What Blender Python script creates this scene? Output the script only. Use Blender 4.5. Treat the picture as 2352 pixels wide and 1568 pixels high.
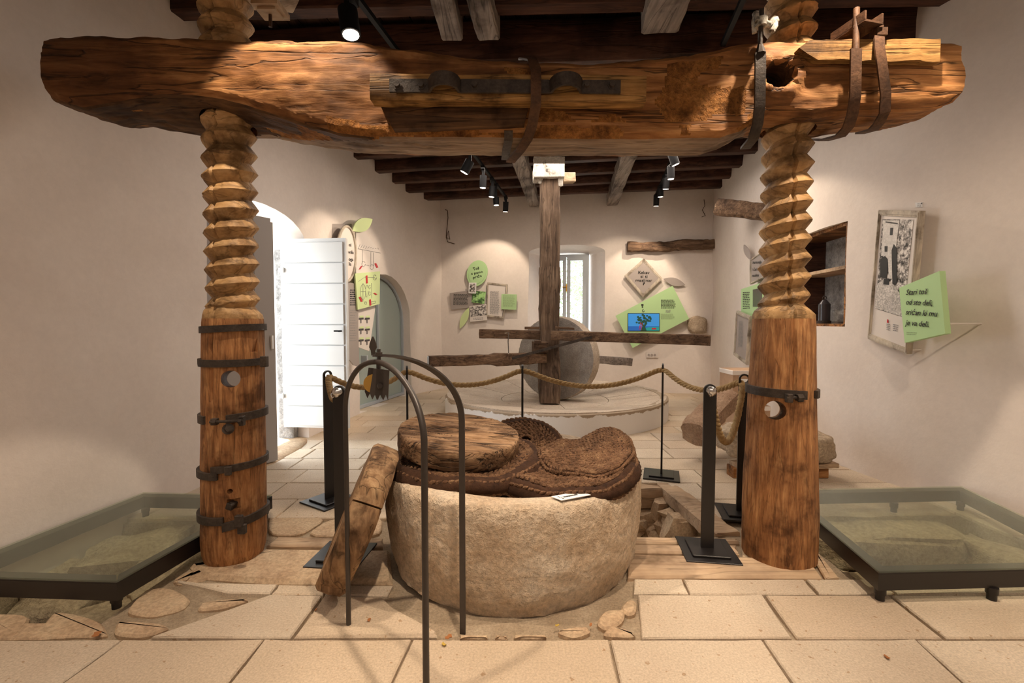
import bpy, bmesh, math, random
from math import sin, cos, pi, radians, sqrt, atan2
from mathutils import Vector, Matrix, noise as N
random.seed(7)
for o in list(bpy.data.objects): bpy.data.objects.remove(o)
SC = bpy.context.scene; COL = SC.collection
# ---------------------------------------------------------------- camera
FPX = 2352*16/36; PITCH = 0.0421; H = 1.3
cam = bpy.data.cameras.new('camera'); camo = bpy.data.objects.new('camera', cam); COL.objects.link(camo)
cam.lens = 16; cam.sensor_width = 36; cam.clip_start = .05
camo.location = (0, 0, H); camo.rotation_euler = (pi/2-PITCH, 0, 0); SC.camera = camo
# ---------------------------------------------------------------- world, sun, exposure
W = bpy.data.worlds.new('daylight'); SC.world = W; W.use_nodes = True
wn = W.node_tree.nodes; wl = W.node_tree.links
wn['Background'].inputs['Color'].default_value = (.86, .94, 1, 1)
wn['Background'].inputs['Strength'].default_value = 5.0
su = bpy.data.lights.new('sun', 'SUN'); su.energy = 9; su.angle = .01; su.color = (1, .95, .88)
suo = bpy.data.objects.new('sun', su); COL.objects.link(suo); suo.location = (-6, 6, 8)
suo.rotation_euler = Vector((.42, -.22, -1)).to_track_quat('-Z', 'Y').to_euler()
SC.view_settings.view_transform = 'Standard'; SC.view_settings.look = 'None'
SC.view_settings.exposure = 0.52; SC.view_settings.gamma = 1
WARM = (1, .80, .60)
def area(name, loc, aim, power, sx, sy, col=(1, .86, .7)):
    l = bpy.data.lights.new(name, 'AREA'); l.shape = 'RECTANGLE'; l.size = sx; l.size_y = sy; l.energy = power; l.color = col
    o = bpy.data.objects.new(name, l); COL.objects.link(o); o.location = loc
    o.rotation_euler = (Vector(aim)-Vector(loc)).to_track_quat('-Z', 'Y').to_euler(); return o
def spot(loc, aim, power, deg=55, blend=.25, rad=.03, col=WARM):
    l = bpy.data.lights.new('spot_light', 'SPOT'); l.energy = power; l.spot_size = radians(deg); l.spot_blend = blend
    l.shadow_soft_size = rad; l.color = col
    o = bpy.data.objects.new('spot_light', l); COL.objects.link(o); o.location = loc
    o.rotation_euler = (Vector(aim)-Vector(loc)).to_track_quat('-Z', 'Y').to_euler(); return o
# unseen area fill added behind the camera for soft overall light
area('fill_light', (0, -1.3, 3.4), (0, -1.5, 0), 34, 4.0, 1.0, (1, .84, .7))
# track spots over the press; the wide side pair is added unseen fill
spot((-1.05, 1.93, 3.40), (-1.0, 2.06, 0), 120, 64, .10)
spot((1.62, 1.90, 3.40), (1.62, 2.02, 0), 150, 74, .10)
spot((.1, 1.1, 3.40), (.1, 1.9, .2), 190, 50, .7)
spot((-1.9, .6, 3.40), (-2.2, .8, 0), 50, 84, .8)
spot((2.1, .6, 3.40), (3.0, 2.2, .8), 100, 85, .7)
# soft area fills added over the mill, besides the track lamps
area('fill_light', (.9, 6.0, 3.38), (.9, 6.1, 0), 46, 3.2, 1.0, (1, .86, .74))
area('fill_light', (.2, 4.2, 3.36), (.2, 4.3, 0), 26, 3.0, .6, (1, .86, .74))

def ray(px, py):
    dx = (px-1176)/FPX; dz = -(py-784)/FPX
    return Vector((dx, cos(PITCH)+dz*sin(PITCH), -sin(PITCH)+dz*cos(PITCH)))
CAM = Vector((0, 0, H))
def F(px, py, h=0):
    d = ray(px, py); return CAM + d*((h-H)/d.z)
def D(px, py, Y):
    d = ray(px, py); return CAM + d*(Y/d.y)
def PL(px, py, p0, n):
    d = ray(px, py); return CAM + d*((Vector(p0)-CAM).dot(n)/d.dot(n))
def V(*a): return Vector(a)

# ---------------------------------------------------------------- materials
def newmat(name):
    m = bpy.data.materials.new(name); m.use_nodes = True
    return m, m.node_tree.nodes, m.node_tree.links, m.node_tree.nodes['Principled BSDF']
def coords(nt, lk, scale=(1, 1, 1)):
    tc = nt.new('ShaderNodeTexCoord'); mp = nt.new('ShaderNodeMapping'); mp.inputs['Scale'].default_value = scale
    lk.new(tc.outputs['Object'], mp.inputs['Vector']); return mp
def ramp(nt, stops):
    r = nt.new('ShaderNodeValToRGB'); e = r.color_ramp.elements
    e[0].position, e[0].color = stops[0][0], (*stops[0][1], 1); e[1].position, e[1].color = stops[-1][0], (*stops[-1][1], 1)
    for p, c in stops[1:-1]:
        x = e.new(p); x.color = (*c, 1)
    return r
def nz(nt, lk, mp, scale, detail=6, rough=.6, dist=0):
    n = nt.new('ShaderNodeTexNoise'); n.inputs['Scale'].default_value = scale; n.inputs['Detail'].default_value = detail
    n.inputs['Roughness'].default_value = rough; n.inputs['Distortion'].default_value = dist
    lk.new(mp.outputs['Vector'], n.inputs['Vector']); return n
def mixc(nt, lk, fac, a, b, mode='MIX', f=None):
    m = nt.new('ShaderNodeMix'); m.data_type = 'RGBA'; m.blend_type = mode
    if fac is not None: lk.new(fac, m.inputs[0])
    elif f is not None: m.inputs[0].default_value = f
    for k, s in ((6, a), (7, b)):
        if isinstance(s, tuple): m.inputs[k].default_value = (*s, 1)
        else: lk.new(s, m.inputs[k])
    return m.outputs[2]
def bump(nt, lk, b, src, strength, dist, prev=None):
    u = nt.new('ShaderNodeBump'); u.inputs['Strength'].default_value = strength; u.inputs['Distance'].default_value = dist
    lk.new(src, u.inputs['Height'])
    if prev: lk.new(prev, u.inputs['Normal'])
    lk.new(u.outputs['Normal'], b.inputs['Normal']); return u.outputs['Normal']
def plain(name, col, rough=.6, metal=0, bumpn=None, spec=.5):
    m, nt, lk, b = newmat(name); b.inputs['Base Color'].default_value = (*col, 1); b.inputs['Roughness'].default_value = rough
    b.inputs['Metallic'].default_value = metal; b.inputs['Specular IOR Level'].default_value = spec
    if bumpn:
        mp = coords(nt, lk); n = nz(nt, lk, mp, bumpn[0]); bump(nt, lk, b, n.outputs['Fac'], bumpn[1], bumpn[2])
        c = mixc(nt, lk, n.outputs['Fac'], tuple(x*.8 for x in col), tuple(min(1, x*1.18) for x in col)); lk.new(c, b.inputs['Base Color'])
    return m
def mottled(name, stops, scale=4, rough=.85, bsc=60, bst=.4, bd=.01, sc=(1, 1, 1), fine=.25, speck=None):
    m, nt, lk, b = newmat(name); mp = coords(nt, lk, sc)
    n = nz(nt, lk, mp, scale, 8, .65); r = ramp(nt, stops); lk.new(n.outputs['Fac'], r.inputs['Fac'])
    f = nz(nt, lk, mp, bsc, 4, .7); fr = ramp(nt, [(.35, (1-fine,)*3), (.65, (1+fine*.5,)*3)]); lk.new(f.outputs['Fac'], fr.inputs['Fac'])
    c = mixc(nt, lk, None, r.outputs['Color'], fr.outputs['Color'], 'MULTIPLY', 1)
    if speck:
        v = nz(nt, lk, mp, speck[0], 2, .5); sr = ramp(nt, [(speck[1], speck[2]), (speck[1]+.03, (1, 1, 1))]); lk.new(v.outputs['Fac'], sr.inputs['Fac'])
        c = mixc(nt, lk, None, c, sr.outputs['Color'], 'MULTIPLY', 1)
    lk.new(c, b.inputs['Base Color']); b.inputs['Roughness'].default_value = rough; b.inputs['Specular IOR Level'].default_value = .25
    p = bump(nt, lk, b, f.outputs['Fac'], bst, bd); bump(nt, lk, b, n.outputs['Fac'], bst*.6, bd*4, p)
    return m
def wood(name, dark, mid, light, axis=0, g=(2, 28), patch=1.2, crack=.5, rough=.75, bd=.006, stain_shade=None):
    """grain runs along axis; cracks are thin dark lines along the grain"""
    m, nt, lk, b = newmat(name); s = [g[1]]*3; s[axis] = g[0]; mp = coords(nt, lk, tuple(s)); m2 = coords(nt, lk)
    n = nz(nt, lk, mp, 1, 8, .65, .6); big = nz(nt, lk, m2, patch, 5, .6)
    r = ramp(nt, [(.28, dark), (.5, mid), (.72, light)]); lk.new(n.outputs['Fac'], r.inputs['Fac'])
    br = ramp(nt, [(.36, (.36, .32, .28)), (.47, (.85, .82, .79)), (.64, (1.15, 1.12, 1.05))]); lk.new(big.outputs['Fac'], br.inputs['Fac'])
    c = mixc(nt, lk, None, r.outputs['Color'], br.outputs['Color'], 'MULTIPLY', 1)
    s2 = [g[1]*.45]*3; s2[axis] = g[0]*.35; mp3 = coords(nt, lk, tuple(s2)); w = nz(nt, lk, mp3, 1, 3, .5, 1.0)
    cr = nt.new('ShaderNodeMath'); cr.operation = 'SUBTRACT'; cr.inputs[1].default_value = .5; lk.new(w.outputs['Fac'], cr.inputs[0])
    ab = nt.new('ShaderNodeMath'); ab.operation = 'ABSOLUTE'; lk.new(cr.outputs[0], ab.inputs[0])
    cc = ramp(nt, [(0, (1-crack,)*3), (.010, (1-crack*.5,)*3), (.026, (1, 1, 1))]); lk.new(ab.outputs[0], cc.inputs['Fac'])
    c = mixc(nt, lk, None, c, cc.outputs['Color'], 'MULTIPLY', 1)
    if stain_shade:
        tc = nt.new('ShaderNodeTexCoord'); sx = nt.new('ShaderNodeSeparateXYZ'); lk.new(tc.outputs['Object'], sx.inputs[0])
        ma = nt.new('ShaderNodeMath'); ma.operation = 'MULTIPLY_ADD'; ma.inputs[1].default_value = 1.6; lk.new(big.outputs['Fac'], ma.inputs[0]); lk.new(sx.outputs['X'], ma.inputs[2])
        mr = nt.new('ShaderNodeMapRange'); mr.inputs['From Min'].default_value = stain_shade[0]; mr.inputs['From Max'].default_value = stain_shade[1]; lk.new(ma.outputs[0], mr.inputs['Value'])
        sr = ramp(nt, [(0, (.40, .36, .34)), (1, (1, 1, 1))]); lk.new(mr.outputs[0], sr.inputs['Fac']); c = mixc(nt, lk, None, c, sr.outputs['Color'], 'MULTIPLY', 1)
    lk.new(c, b.inputs['Base Color']); b.inputs['Roughness'].default_value = rough; b.inputs['Specular IOR Level'].default_value = .25
    p = bump(nt, lk, b, n.outputs['Fac'], .5, bd); bump(nt, lk, b, cc.outputs['Color'], .5, bd*.8, p)
    return m
M = {}
def mk_materials():
    M['plaster'] = mottled('white_plaster', [(.3, (.70, .625, .57)), (.7, (.79, .72, .665))], 1.3, .95, 22, .22, .006, fine=.03)
    M['paver'] = [mottled('pale_limestone', [(.3, tuple(x*k for x in a)), (.7, tuple(x*k for x in c))], 3, .8, 110, .5, .006, fine=.2, speck=(34, .29, (.72, .62, .52)))
        for k, a, c in ((1, (.55, .44, .32), (.66, .55, .42)), (.93, (.56, .45, .34), (.64, .54, .42)), (1.05, (.54, .45, .34), (.66, .56, .44)), (.88, (.58, .46, .33), (.66, .53, .40)))]
    M['worn'] = mottled('worn_warm_stone', [(.3, (.40, .27, .17)), (.5, (.52, .38, .25)), (.7, (.60, .47, .32))], 5, .85, 60, .5, .008)
    M['mortar'] = mottled('earth_mortar', [(.3, (.30, .225, .15)), (.7, (.46, .37, .265))], 7, .95, 90, .7, .01)
    M['rock'] = mottled('rubble_rock', [(.3, (.36, .27, .19)), (.7, (.56, .45, .33))], 5, .9, 40, .7, .015)
    M['basin'] = mottled('chiselled_limestone', [(.28, (.50, .36, .235)), (.5, (.66, .53, .39)), (.72, (.74, .65, .53))], 4, .9, 42, 1.0, .020, fine=.26)
    M['granite'] = mottled('grey_millstone', [(.3, (.27, .245, .225)), (.7, (.42, .39, .36))], 9, .9, 90, .6, .006, fine=.3)
    M['tread'] = mottled('pale_dressed_stone', [(.3, (.42, .34, .27)), (.7, (.58, .50, .41))], 9, .9, 60, .7, .01, fine=.3)
    M['beam'] = wood('oak_press_beam', (.06, .026, .010), (.30, .135, .048), (.55, .30, .125), 0, (1.8, 20), 1.6, .8, .72, .014, stain_shade=(-1.0, -.3))  # left end darkened in colour: old stain and its weak light together
    M['beam_under'] = wood('weathered_beam_underside', (.16, .11, .075), (.30, .22, .155), (.44, .33, .24), 0, (1.6, 24), 2, .5, .8)
    M['beam_rot'] = mottled('worm_eaten_wood', [(.3, (.12, .045, .012)), (.52, (.40, .17, .045)), (.7, (.56, .27, .08))], 7, .9, 50, 1, .02, fine=.4)
    M['post'] = wood('oak_post', (.14, .062, .026), (.36, .17, .07), (.58, .33, .15), 2, (5, 44), 5, .35, .62, .010)
    M['screw'] = wood('carved_screw_wood', (.22, .12, .05), (.44, .27, .12), (.62, .42, .22), 0, (7, 16), 6, .4, .55, .008)
    M['oldwood'] = wood('grey_brown_timber', (.05, .033, .024), (.135, .092, .064), (.26, .19, .14), 2, (2, 26), 2, .6, .8)
    M['oldwood_x'] = wood('grey_brown_timber_lying', (.05, .028, .018), (.13, .08, .05), (.24, .16, .105), 0, (2, 26), 2, .6, .8)
    M['joist'] = wood('dark_stained_joist', (.03, .013, .009), (.075, .034, .023), (.13, .065, .045), 0, (2, 20), 2, .5, .55)
    M['timber'] = wood('grey_weathered_beam', (.13, .11, .10), (.25, .215, .195), (.36, .32, .29), 1, (1.5, 22), 2, .6, .8)
    M['board'] = wood('ceiling_boards', (.045, .028, .022), (.085, .055, .042), (.12, .085, .066), 1, (2, 18), 2, .4, .8)
    M['sill'] = wood('floor_timber', (.40, .28, .19), (.50, .37, .255), (.58, .45, .325), 0, (2, 24), 2, .35, .8, .01)
    M['pale'] = wood('pale_frame_wood', (.38, .33, .27), (.52, .47, .40), (.62, .57, .50), 2, (3, 30), 4, .25, .6, .002)
    M['lid'] = wood('cracked_lid_wood', (.06, .03, .016), (.24, .145, .082), (.42, .285, .175), 0, (2.2, 40), 4, .95, .85, .02)
    M['leanwood'] = wood('charred_plank_wood', (.07, .038, .02), (.27, .165, .09), (.45, .31, .18), 2, (4, 22), 7, .6, .8, .012)
    M['mat'] = mottled('dark_plaited_fibre', [(.3, (.10, .05, .026)), (.55, (.26, .14, .075)), (.75, (.42, .26, .14))], 14, .95, 160, 1, .01, fine=.5)
    M['matdark'] = mottled('mat_core_fibre', [(.3, (.02, .009, .005)), (.7, (.07, .032, .016))], 20, .95, 120, .6, .004)
    M['rope'] = mottled('hemp_rope', [(.3, (.34, .22, .10)), (.7, (.56, .40, .20))], 30, .9, 300, .8, .003, fine=.3)
    M['iron'] = mottled('wrought_iron', [(.3, (.030, .024, .021)), (.7, (.085, .065, .052))], 12, .5, 70, .5, .003, fine=.3)
    M['rust'] = mottled('rusty_iron', [(.3, (.05, .028, .018)), (.6, (.12, .06, .032)), (.75, (.20, .115, .065))], 8, .65, 70, .5, .003, fine=.3)
    M['bright_iron'] = mottled('white_flecked_iron', [(.35, (.06, .05, .04)), (.6, (.7, .68, .6))], 30, .5, 70, .5, .003)
    M['black'] = plain('black_powder_coat', (.012, .010, .010), .35, 0, (40, .1, .001))
    M['hoop'] = plain('brown_black_painted_iron', (.052, .042, .036), .42, .2, (60, .15, .001))
    M['lampbody'] = plain('matt_black_lamp', (.008, .008, .009), .6, spec=.2)
    M['steel'] = plain('polished_steel', (.6, .6, .6), .2, 1)
    M['brass'] = plain('aged_brass', (.55, .33, .08), .4, .8)
    M['door'] = plain('pale_grey_door_paint', (.62, .63, .63), .5)
    M['shaded_door'] = plain('shaded_door_paint', (.36, .33, .31), .5)  # same paint as the other leaf, its shade put into the colour
    M['frame'] = plain('blue_grey_window_paint', (.42, .46, .50), .45)
    M['green'] = plain('soft_green_board', (.42, .63, .31), .6)
    M['lime'] = plain('lime_green_board', (.60, .72, .36), .6)
    M['taupe'] = plain('taupe_board', (.34, .295, .27), .6)
    M['plankwood'] = wood('ochre_plank_wood', (.10, .05, .018), (.36, .20, .07), (.56, .35, .14), 0, (2, 30), 5, .6, .75, .01)
    M['darkbeam'] = wood('dark_stained_oak', (.03, .018, .010), (.10, .052, .024), (.19, .10, .045), 0, (1.8, 24), 4, .6, .75, .012)
    M['redrock'] = mottled('reddish_brown_stone', [(.3, (.26, .155, .10)), (.7, (.44, .30, .20))], 6, .9, 45, .9, .015)
    M['flaking'] = mottled('flaking_white_paint', [(.34, (.12, .10, .08)), (.42, (.50, .46, .40)), (.6, (.64, .60, .54))], 8, .85, 50, .5, .006)
    M['offwhite'] = plain('cream_board', (.70, .64, .59), .6)
    M['white'] = plain('white_paper', (.80, .79, .78), .6)
    M['ink'] = plain('black_ink', (.012, .012, .012), .6)
    M['grey_ink'] = plain('grey_ink', (.25, .24, .24), .7)
    M['red'] = plain('red_print', (.50, .02, .03), .6)
    M['carton'] = plain('brown_carton', (.42, .27, .17), .8, 0, (20, .1, .002))
    M['leafgreen'] = plain('garden_leaf', (.30, .40, .22), .6)
    M['ground'] = plain('pale_yard_ground', (.62, .60, .56), .9)
    M['dryleaf'] = plain('dry_leaf', (.34, .13, .04), .7)
    M['yellowleaf'] = plain('yellow_leaf', (.50, .34, .06), .7)
    M['sage'] = plain('grey_green_frosted_glass', (.36, .43, .40), .25)
    m, nt, lk, b = newmat('photo_print'); mp = coords(nt, lk); n = nz(nt, lk, mp, 22, 4, .7); v = nt.new('ShaderNodeTexVoronoi'); v.inputs['Scale'].default_value = 40; lk.new(mp.outputs[0], v.inputs['Vector'])
    r = ramp(nt, [(.40, (.02, .018, .016)), (.5, (.30, .27, .25)), (.58, (.72, .68, .64))]); lk.new(n.outputs['Fac'], r.inputs['Fac']); lk.new(r.outputs[0], b.inputs['Base Color']); b.inputs['Roughness'].default_value = .6; M['photo'] = m
    m, nt, lk, b = newmat('green_photo_print'); mp = coords(nt, lk); n = nz(nt, lk, mp, 11, 4, .7)
    r = ramp(nt, [(.42, (.03, .09, .02)), (.56, (.40, .70, .26))]); lk.new(n.outputs['Fac'], r.inputs['Fac']); lk.new(r.outputs[0], b.inputs['Base Color']); M['gphoto'] = m
    for nm, tint, w in (('glass', (.90, .93, .86), .10), ('paneglass', (.95, .97, .97), .05)):
        m, nt, lk, b = newmat(nm + '_sheet'); nt.remove(b); out = nt['Material Output']
        tr = nt.new('ShaderNodeBsdfTransparent'); tr.inputs[0].default_value = (*tint, 1)
        gl = nt.new('ShaderNodeBsdfGlossy'); gl.inputs['Roughness'].default_value = .03; gl.inputs['Color'].default_value = (.9, .95, .9, 1)
        lw = nt.new('ShaderNodeLayerWeight'); lw.inputs['Blend'].default_value = .5
        pw = nt.new('ShaderNodeMath'); pw.operation = 'POWER'; pw.inputs[1].default_value = 4.0; lk.new(lw.outputs['Facing'], pw.inputs[0])
        fr = nt.new('ShaderNodeMath'); fr.operation = 'MULTIPLY_ADD'; fr.inputs[1].default_value = .7; fr.inputs[2].default_value = .05; lk.new(pw.outputs[0], fr.inputs[0])
        mx = nt.new('ShaderNodeMixShader'); lk.new(fr.outputs[0], mx.inputs[0]); lk.new(tr.outputs[0], mx.inputs[1]); lk.new(gl.outputs[0], mx.inputs[2]); lk.new(mx.outputs[0], out.inputs[0]); M[nm] = m
    def emit(nm, col, s):
        m, nt, lk, b = newmat(nm); b.inputs['Emission Color'].default_value = (*col, 1); b.inputs['Emission Strength'].default_value = s; b.inputs['Base Color'].default_value = (*col, 1); return m
    M['lampglow'] = emit('lit_lamp_reflector', (1, .82, .66), 9)
    M['scr_sky'] = emit('screen_sky', (.03, .20, .50), .42); M['scr_sea'] = emit('screen_sea', (.01, .09, .34), .4)
    M['scr_land'] = emit('screen_land', (.01, .22, .22), .35); M['scr_tree'] = emit('screen_tree', (.008, .05, .03), .3); M['scr_red'] = emit('screen_red', (.4, .01, .02), .3)
    M['scr_dark'] = plain('dark_screen', (.05, .045, .05), .2)
    m, nt, lk, b = newmat('flaking_plaster_over_stone'); mp = coords(nt, lk); n = nz(nt, lk, mp, 5, 7, .7)
    tc = nt.new('ShaderNodeTexCoord'); sp = nt.new('ShaderNodeSeparateXYZ'); lk.new(tc.outputs['Object'], sp.inputs[0])
    ad = nt.new('ShaderNodeMath'); ad.operation = 'MULTIPLY_ADD'; ad.inputs[1].default_value = .16; lk.new(n.outputs['Fac'], ad.inputs[0]); lk.new(sp.outputs['Z'], ad.inputs[2])
    r = ramp(nt, [(.318, (.78, .76, .74)), (.322, (.36, .28, .20))]); lk.new(ad.outputs[0], r.inputs['Fac']); lk.new(r.outputs[0], b.inputs['Base Color']); b.inputs['Roughness'].default_value = .9
    bump(nt, lk, b, n.outputs['Fac'], .3, .02); M['millwall'] = m
    M['millfloor'] = mottled('mill_bed_stone', [(.3, (.50, .40, .31)), (.7, (.64, .55, .45))], 4, .85, 60, .4, .006)
    M['roughwall'] = mottled('rough_grey_masonry', [(.3, (.25, .24, .23)), (.7, (.62, .61, .60))], 14, .95, 60, 1, .02)
mk_materials()

# ---------------------------------------------------------------- object helpers
OFF = {}
def tag(o, label=None, cat=None, group=None, kind=None):
    if label: o['label'] = label
    if cat: o['category'] = cat
    if group: o['group'] = group
    if kind: o['kind'] = kind
    return o
def root(name, loc, label, cat, group=None):
    o = bpy.data.objects.new(name, None); COL.objects.link(o); o.location = loc; o.empty_display_size = .05
    OFF[o.name] = Vector(loc); return tag(o, label, cat, group)
def link(name, me, mat, parent=None, smooth=False, sharp=None):
    o = bpy.data.objects.new(name, me); COL.objects.link(o)
    for m in (mat if isinstance(mat, (list, tuple)) else [mat]): me.materials.append(m)
    off = Vector((0, 0, 0))
    if parent:
        o.parent = parent; off = OFF.get(parent.name, off)
        if off.length: me.transform(Matrix.Translation(-off))
    OFF[o.name] = off
    if smooth or sharp:
        me.shade_smooth()
        if sharp: me.set_sharp_from_angle(angle=radians(sharp))
    me.update(); return o
def fin(name, bm, mat, parent=None, smooth=False, sharp=None):
    bmesh.ops.recalc_face_normals(bm, faces=bm.faces)
    me = bpy.data.meshes.new(name); bm.to_mesh(me); bm.free(); return link(name, me, mat, parent, smooth, sharp)
def rebase(o, loc):
    """give a one-mesh thing its origin at loc"""
    o.data.transform(Matrix.Translation(-Vector(loc))); o.location = loc; OFF[o.name] = Vector(loc); return o
def box(bm, c, s, rot=None, bevel=0):
    r = bmesh.ops.create_cube(bm, size=1); vs = r['verts']
    mt = Matrix.Translation(Vector(c)) @ (rot.to_4x4() if rot else Matrix()) @ Matrix.Diagonal((*s, 1))
    bmesh.ops.transform(bm, matrix=mt, verts=vs)
    if bevel:
        es = list({e for v in vs for e in v.link_edges}); bmesh.ops.bevel(bm, geom=es, offset=bevel, segments=1, affect='EDGES')
    return vs
def rz(a): return Matrix.Rotation(a, 3, 'Z')
def frame_of(d):
    d = Vector(d).normalized(); return d.to_track_quat('Z', 'Y').to_matrix()
def cyl(bm, a, b, r, r2=None, seg=16, caps=True):
    a, b = Vector(a), Vector(b); r2 = r if r2 is None else r2; m = frame_of(b-a)
    rings = [[bm.verts.new(p + m @ Vector((q*cos(2*pi*i/seg), q*sin(2*pi*i/seg), 0))) for i in range(seg)] for p, q in ((a, r), (b, r2))]
    for i in range(seg): bm.faces.new((rings[0][i], rings[0][(i+1) % seg], rings[1][(i+1) % seg], rings[1][i]))
    if caps: bm.faces.new(rings[0][::-1]); bm.faces.new(rings[1])
def sweep(bm, pts, prof, closed=False, up=None, caps=True, twist=None, scales=None):
    """sweep a 2-D profile along points with parallel transport"""
    pts = [Vector(p) for p in pts]; n = len(pts); T = []
    for i in range(n):
        a = pts[i-1] if (i > 0 or closed) else pts[i]; b = pts[(i+1) % n] if (i < n-1 or closed) else pts[i]
        T.append((b-a).normalized())
    u = Vector(up) if up else (Vector((0, 0, 1)) if abs(T[0].z) < .9 else Vector((0, 1, 0)))
    rings = []
    for i in range(n):
        if not up or i == 0: u = (u - T[i]*u.dot(T[i])).normalized()
        else: u = (Vector(up) - T[i]*Vector(up).dot(T[i])).normalized()
        s = T[i].cross(u); k = scales[i] if scales else 1; w = twist[i] if twist else 0
        rings.append([bm.verts.new(pts[i] + (s*(x*cos(w)-y*sin(w)) + u*(x*sin(w)+y*cos(w)))*k) for x, y in prof])
    m = len(prof)
    for i in range(n if closed else n-1):
        A, B = rings[i], rings[(i+1) % n]
        for j in range(m): bm.faces.new((A[j], A[(j+1) % m], B[(j+1) % m], B[j]))
    if caps and not closed: bm.faces.new(rings[0][::-1]); bm.faces.new(rings[-1])
def circ(r, n=10): return [(r*cos(2*pi*i/n), r*sin(2*pi*i/n)) for i in range(n)]
def rect(w, h): return [(-w/2, -h/2), (w/2, -h/2), (w/2, h/2), (-w/2, h/2)]
def prism(bm, poly, d):
    """poly: list of 3-D points, extruded by vector d"""
    d = Vector(d); a = [bm.verts.new(Vector(p)) for p in poly]; b = [bm.verts.new(Vector(p)+d) for p in poly]; n = len(a)
    bm.faces.new(a[::-1]); bm.faces.new(b)
    for i in range(n): bm.faces.new((a[i], a[(i+1) % n], b[(i+1) % n], b[i]))
def one(name, fn, mat, parent=None, smooth=False, sharp=None):
    bm = bmesh.new(); fn(bm); return fin(name, bm, mat, parent, smooth, sharp)
def boolean(o, cutter, op='DIFFERENCE'):
    md = o.modifiers.new('b', 'BOOLEAN'); md.object = cutter; md.operation = op; md.solver = 'EXACT'
    dg = bpy.context.evaluated_depsgraph_get(); dg.update()
    me = bpy.data.meshes.new_from_object(o.evaluated_get(dg)); o.modifiers.remove(md)
    old = o.data; o.data = me; bpy.data.meshes.remove(old)
    cm = cutter.data; bpy.data.objects.remove(cutter); bpy.data.meshes.remove(cm); return o
def cutter(fn): return one('cutter', fn, M['ink'])
def resharp(o, a=40): o.data.shade_smooth(); o.data.set_sharp_from_angle(angle=radians(a))
def nv(p, s, seed=0): return N.noise(Vector(p)*s + Vector((seed*7.3, seed*3.1, seed*5.7)))
def fbm(p, s, seed=0, o=4): return N.fractal(Vector(p)*s + Vector((seed*7.3, seed*3.1, seed*5.7)), 1.0, 2.0, o)
def rough_beam(name, a, b, w, h, mat, parent=None, amp=.008, seed=0, seg=24, up=(0, 0, 1), smooth=True, cham=.15, taper=None):
    """hewn timber between two points, w across, h high"""
    a, b = Vector(a), Vector(b); L = (b-a).length; t = (b-a).normalized(); u = Vector(up); u = (u-t*u.dot(t)).normalized(); s = t.cross(u)
    c = cham; base = [(-1, -1+c), (-1+c, -1), (0, -1), (1-c, -1), (1, -1+c), (1, 0), (1, 1-c), (1-c, 1), (0, 1), (-1+c, 1), (-1, 1-c), (-1, 0)]
    bm = bmesh.new(); R = []
    for i in range(seg+1):
        k = i/seg; p = a+(b-a)*k; tp = 1 if not taper else taper(k); ring = []
        for x, y in base:
            q = p+s*(x*w/2*tp)+u*(y*h/2*tp); d = fbm(q, 3.5, seed, 3)*amp + nv(q, 14, seed)*amp*.4
            q = q + (s*x+u*y).normalized()*d
            if i in (0, seg): q = q + t*nv(q, 20, seed+3)*amp*.8
            ring.append(bm.verts.new(q))
        R.append(ring)
    for i in range(seg):
        for j in range(12): bm.faces.new((R[i][j], R[i][(j+1) % 12], R[i+1][(j+1) % 12], R[i+1][j]))
    bm.faces.new(R[0][::-1]); bm.faces.new(R[-1])
    return fin(name, bm, mat, parent, smooth, 38)
def rock(name, c, s, seed, mat, parent=None, rot=0, amp=.25, sub=3, flat=None, ex=.62, sharp=50):
    bm = bmesh.new(); bmesh.ops.create_icosphere(bm, subdivisions=sub, radius=1); m = rz(rot)
    for v in bm.verts:
        p = v.co.copy(); q = Vector([math.copysign(abs(x)**ex, x) for x in p]); q *= 1+amp*fbm(p, 1.4, seed, 3)+amp*.25*nv(p, 6, seed)
        q = Vector((q.x*s[0], q.y*s[1], q.z*s[2])); v.co = m @ q + Vector(c)
        if flat is not None and v.co.z < flat: v.co.z = flat
    return fin(name, bm, mat, parent, True, sharp)
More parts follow.
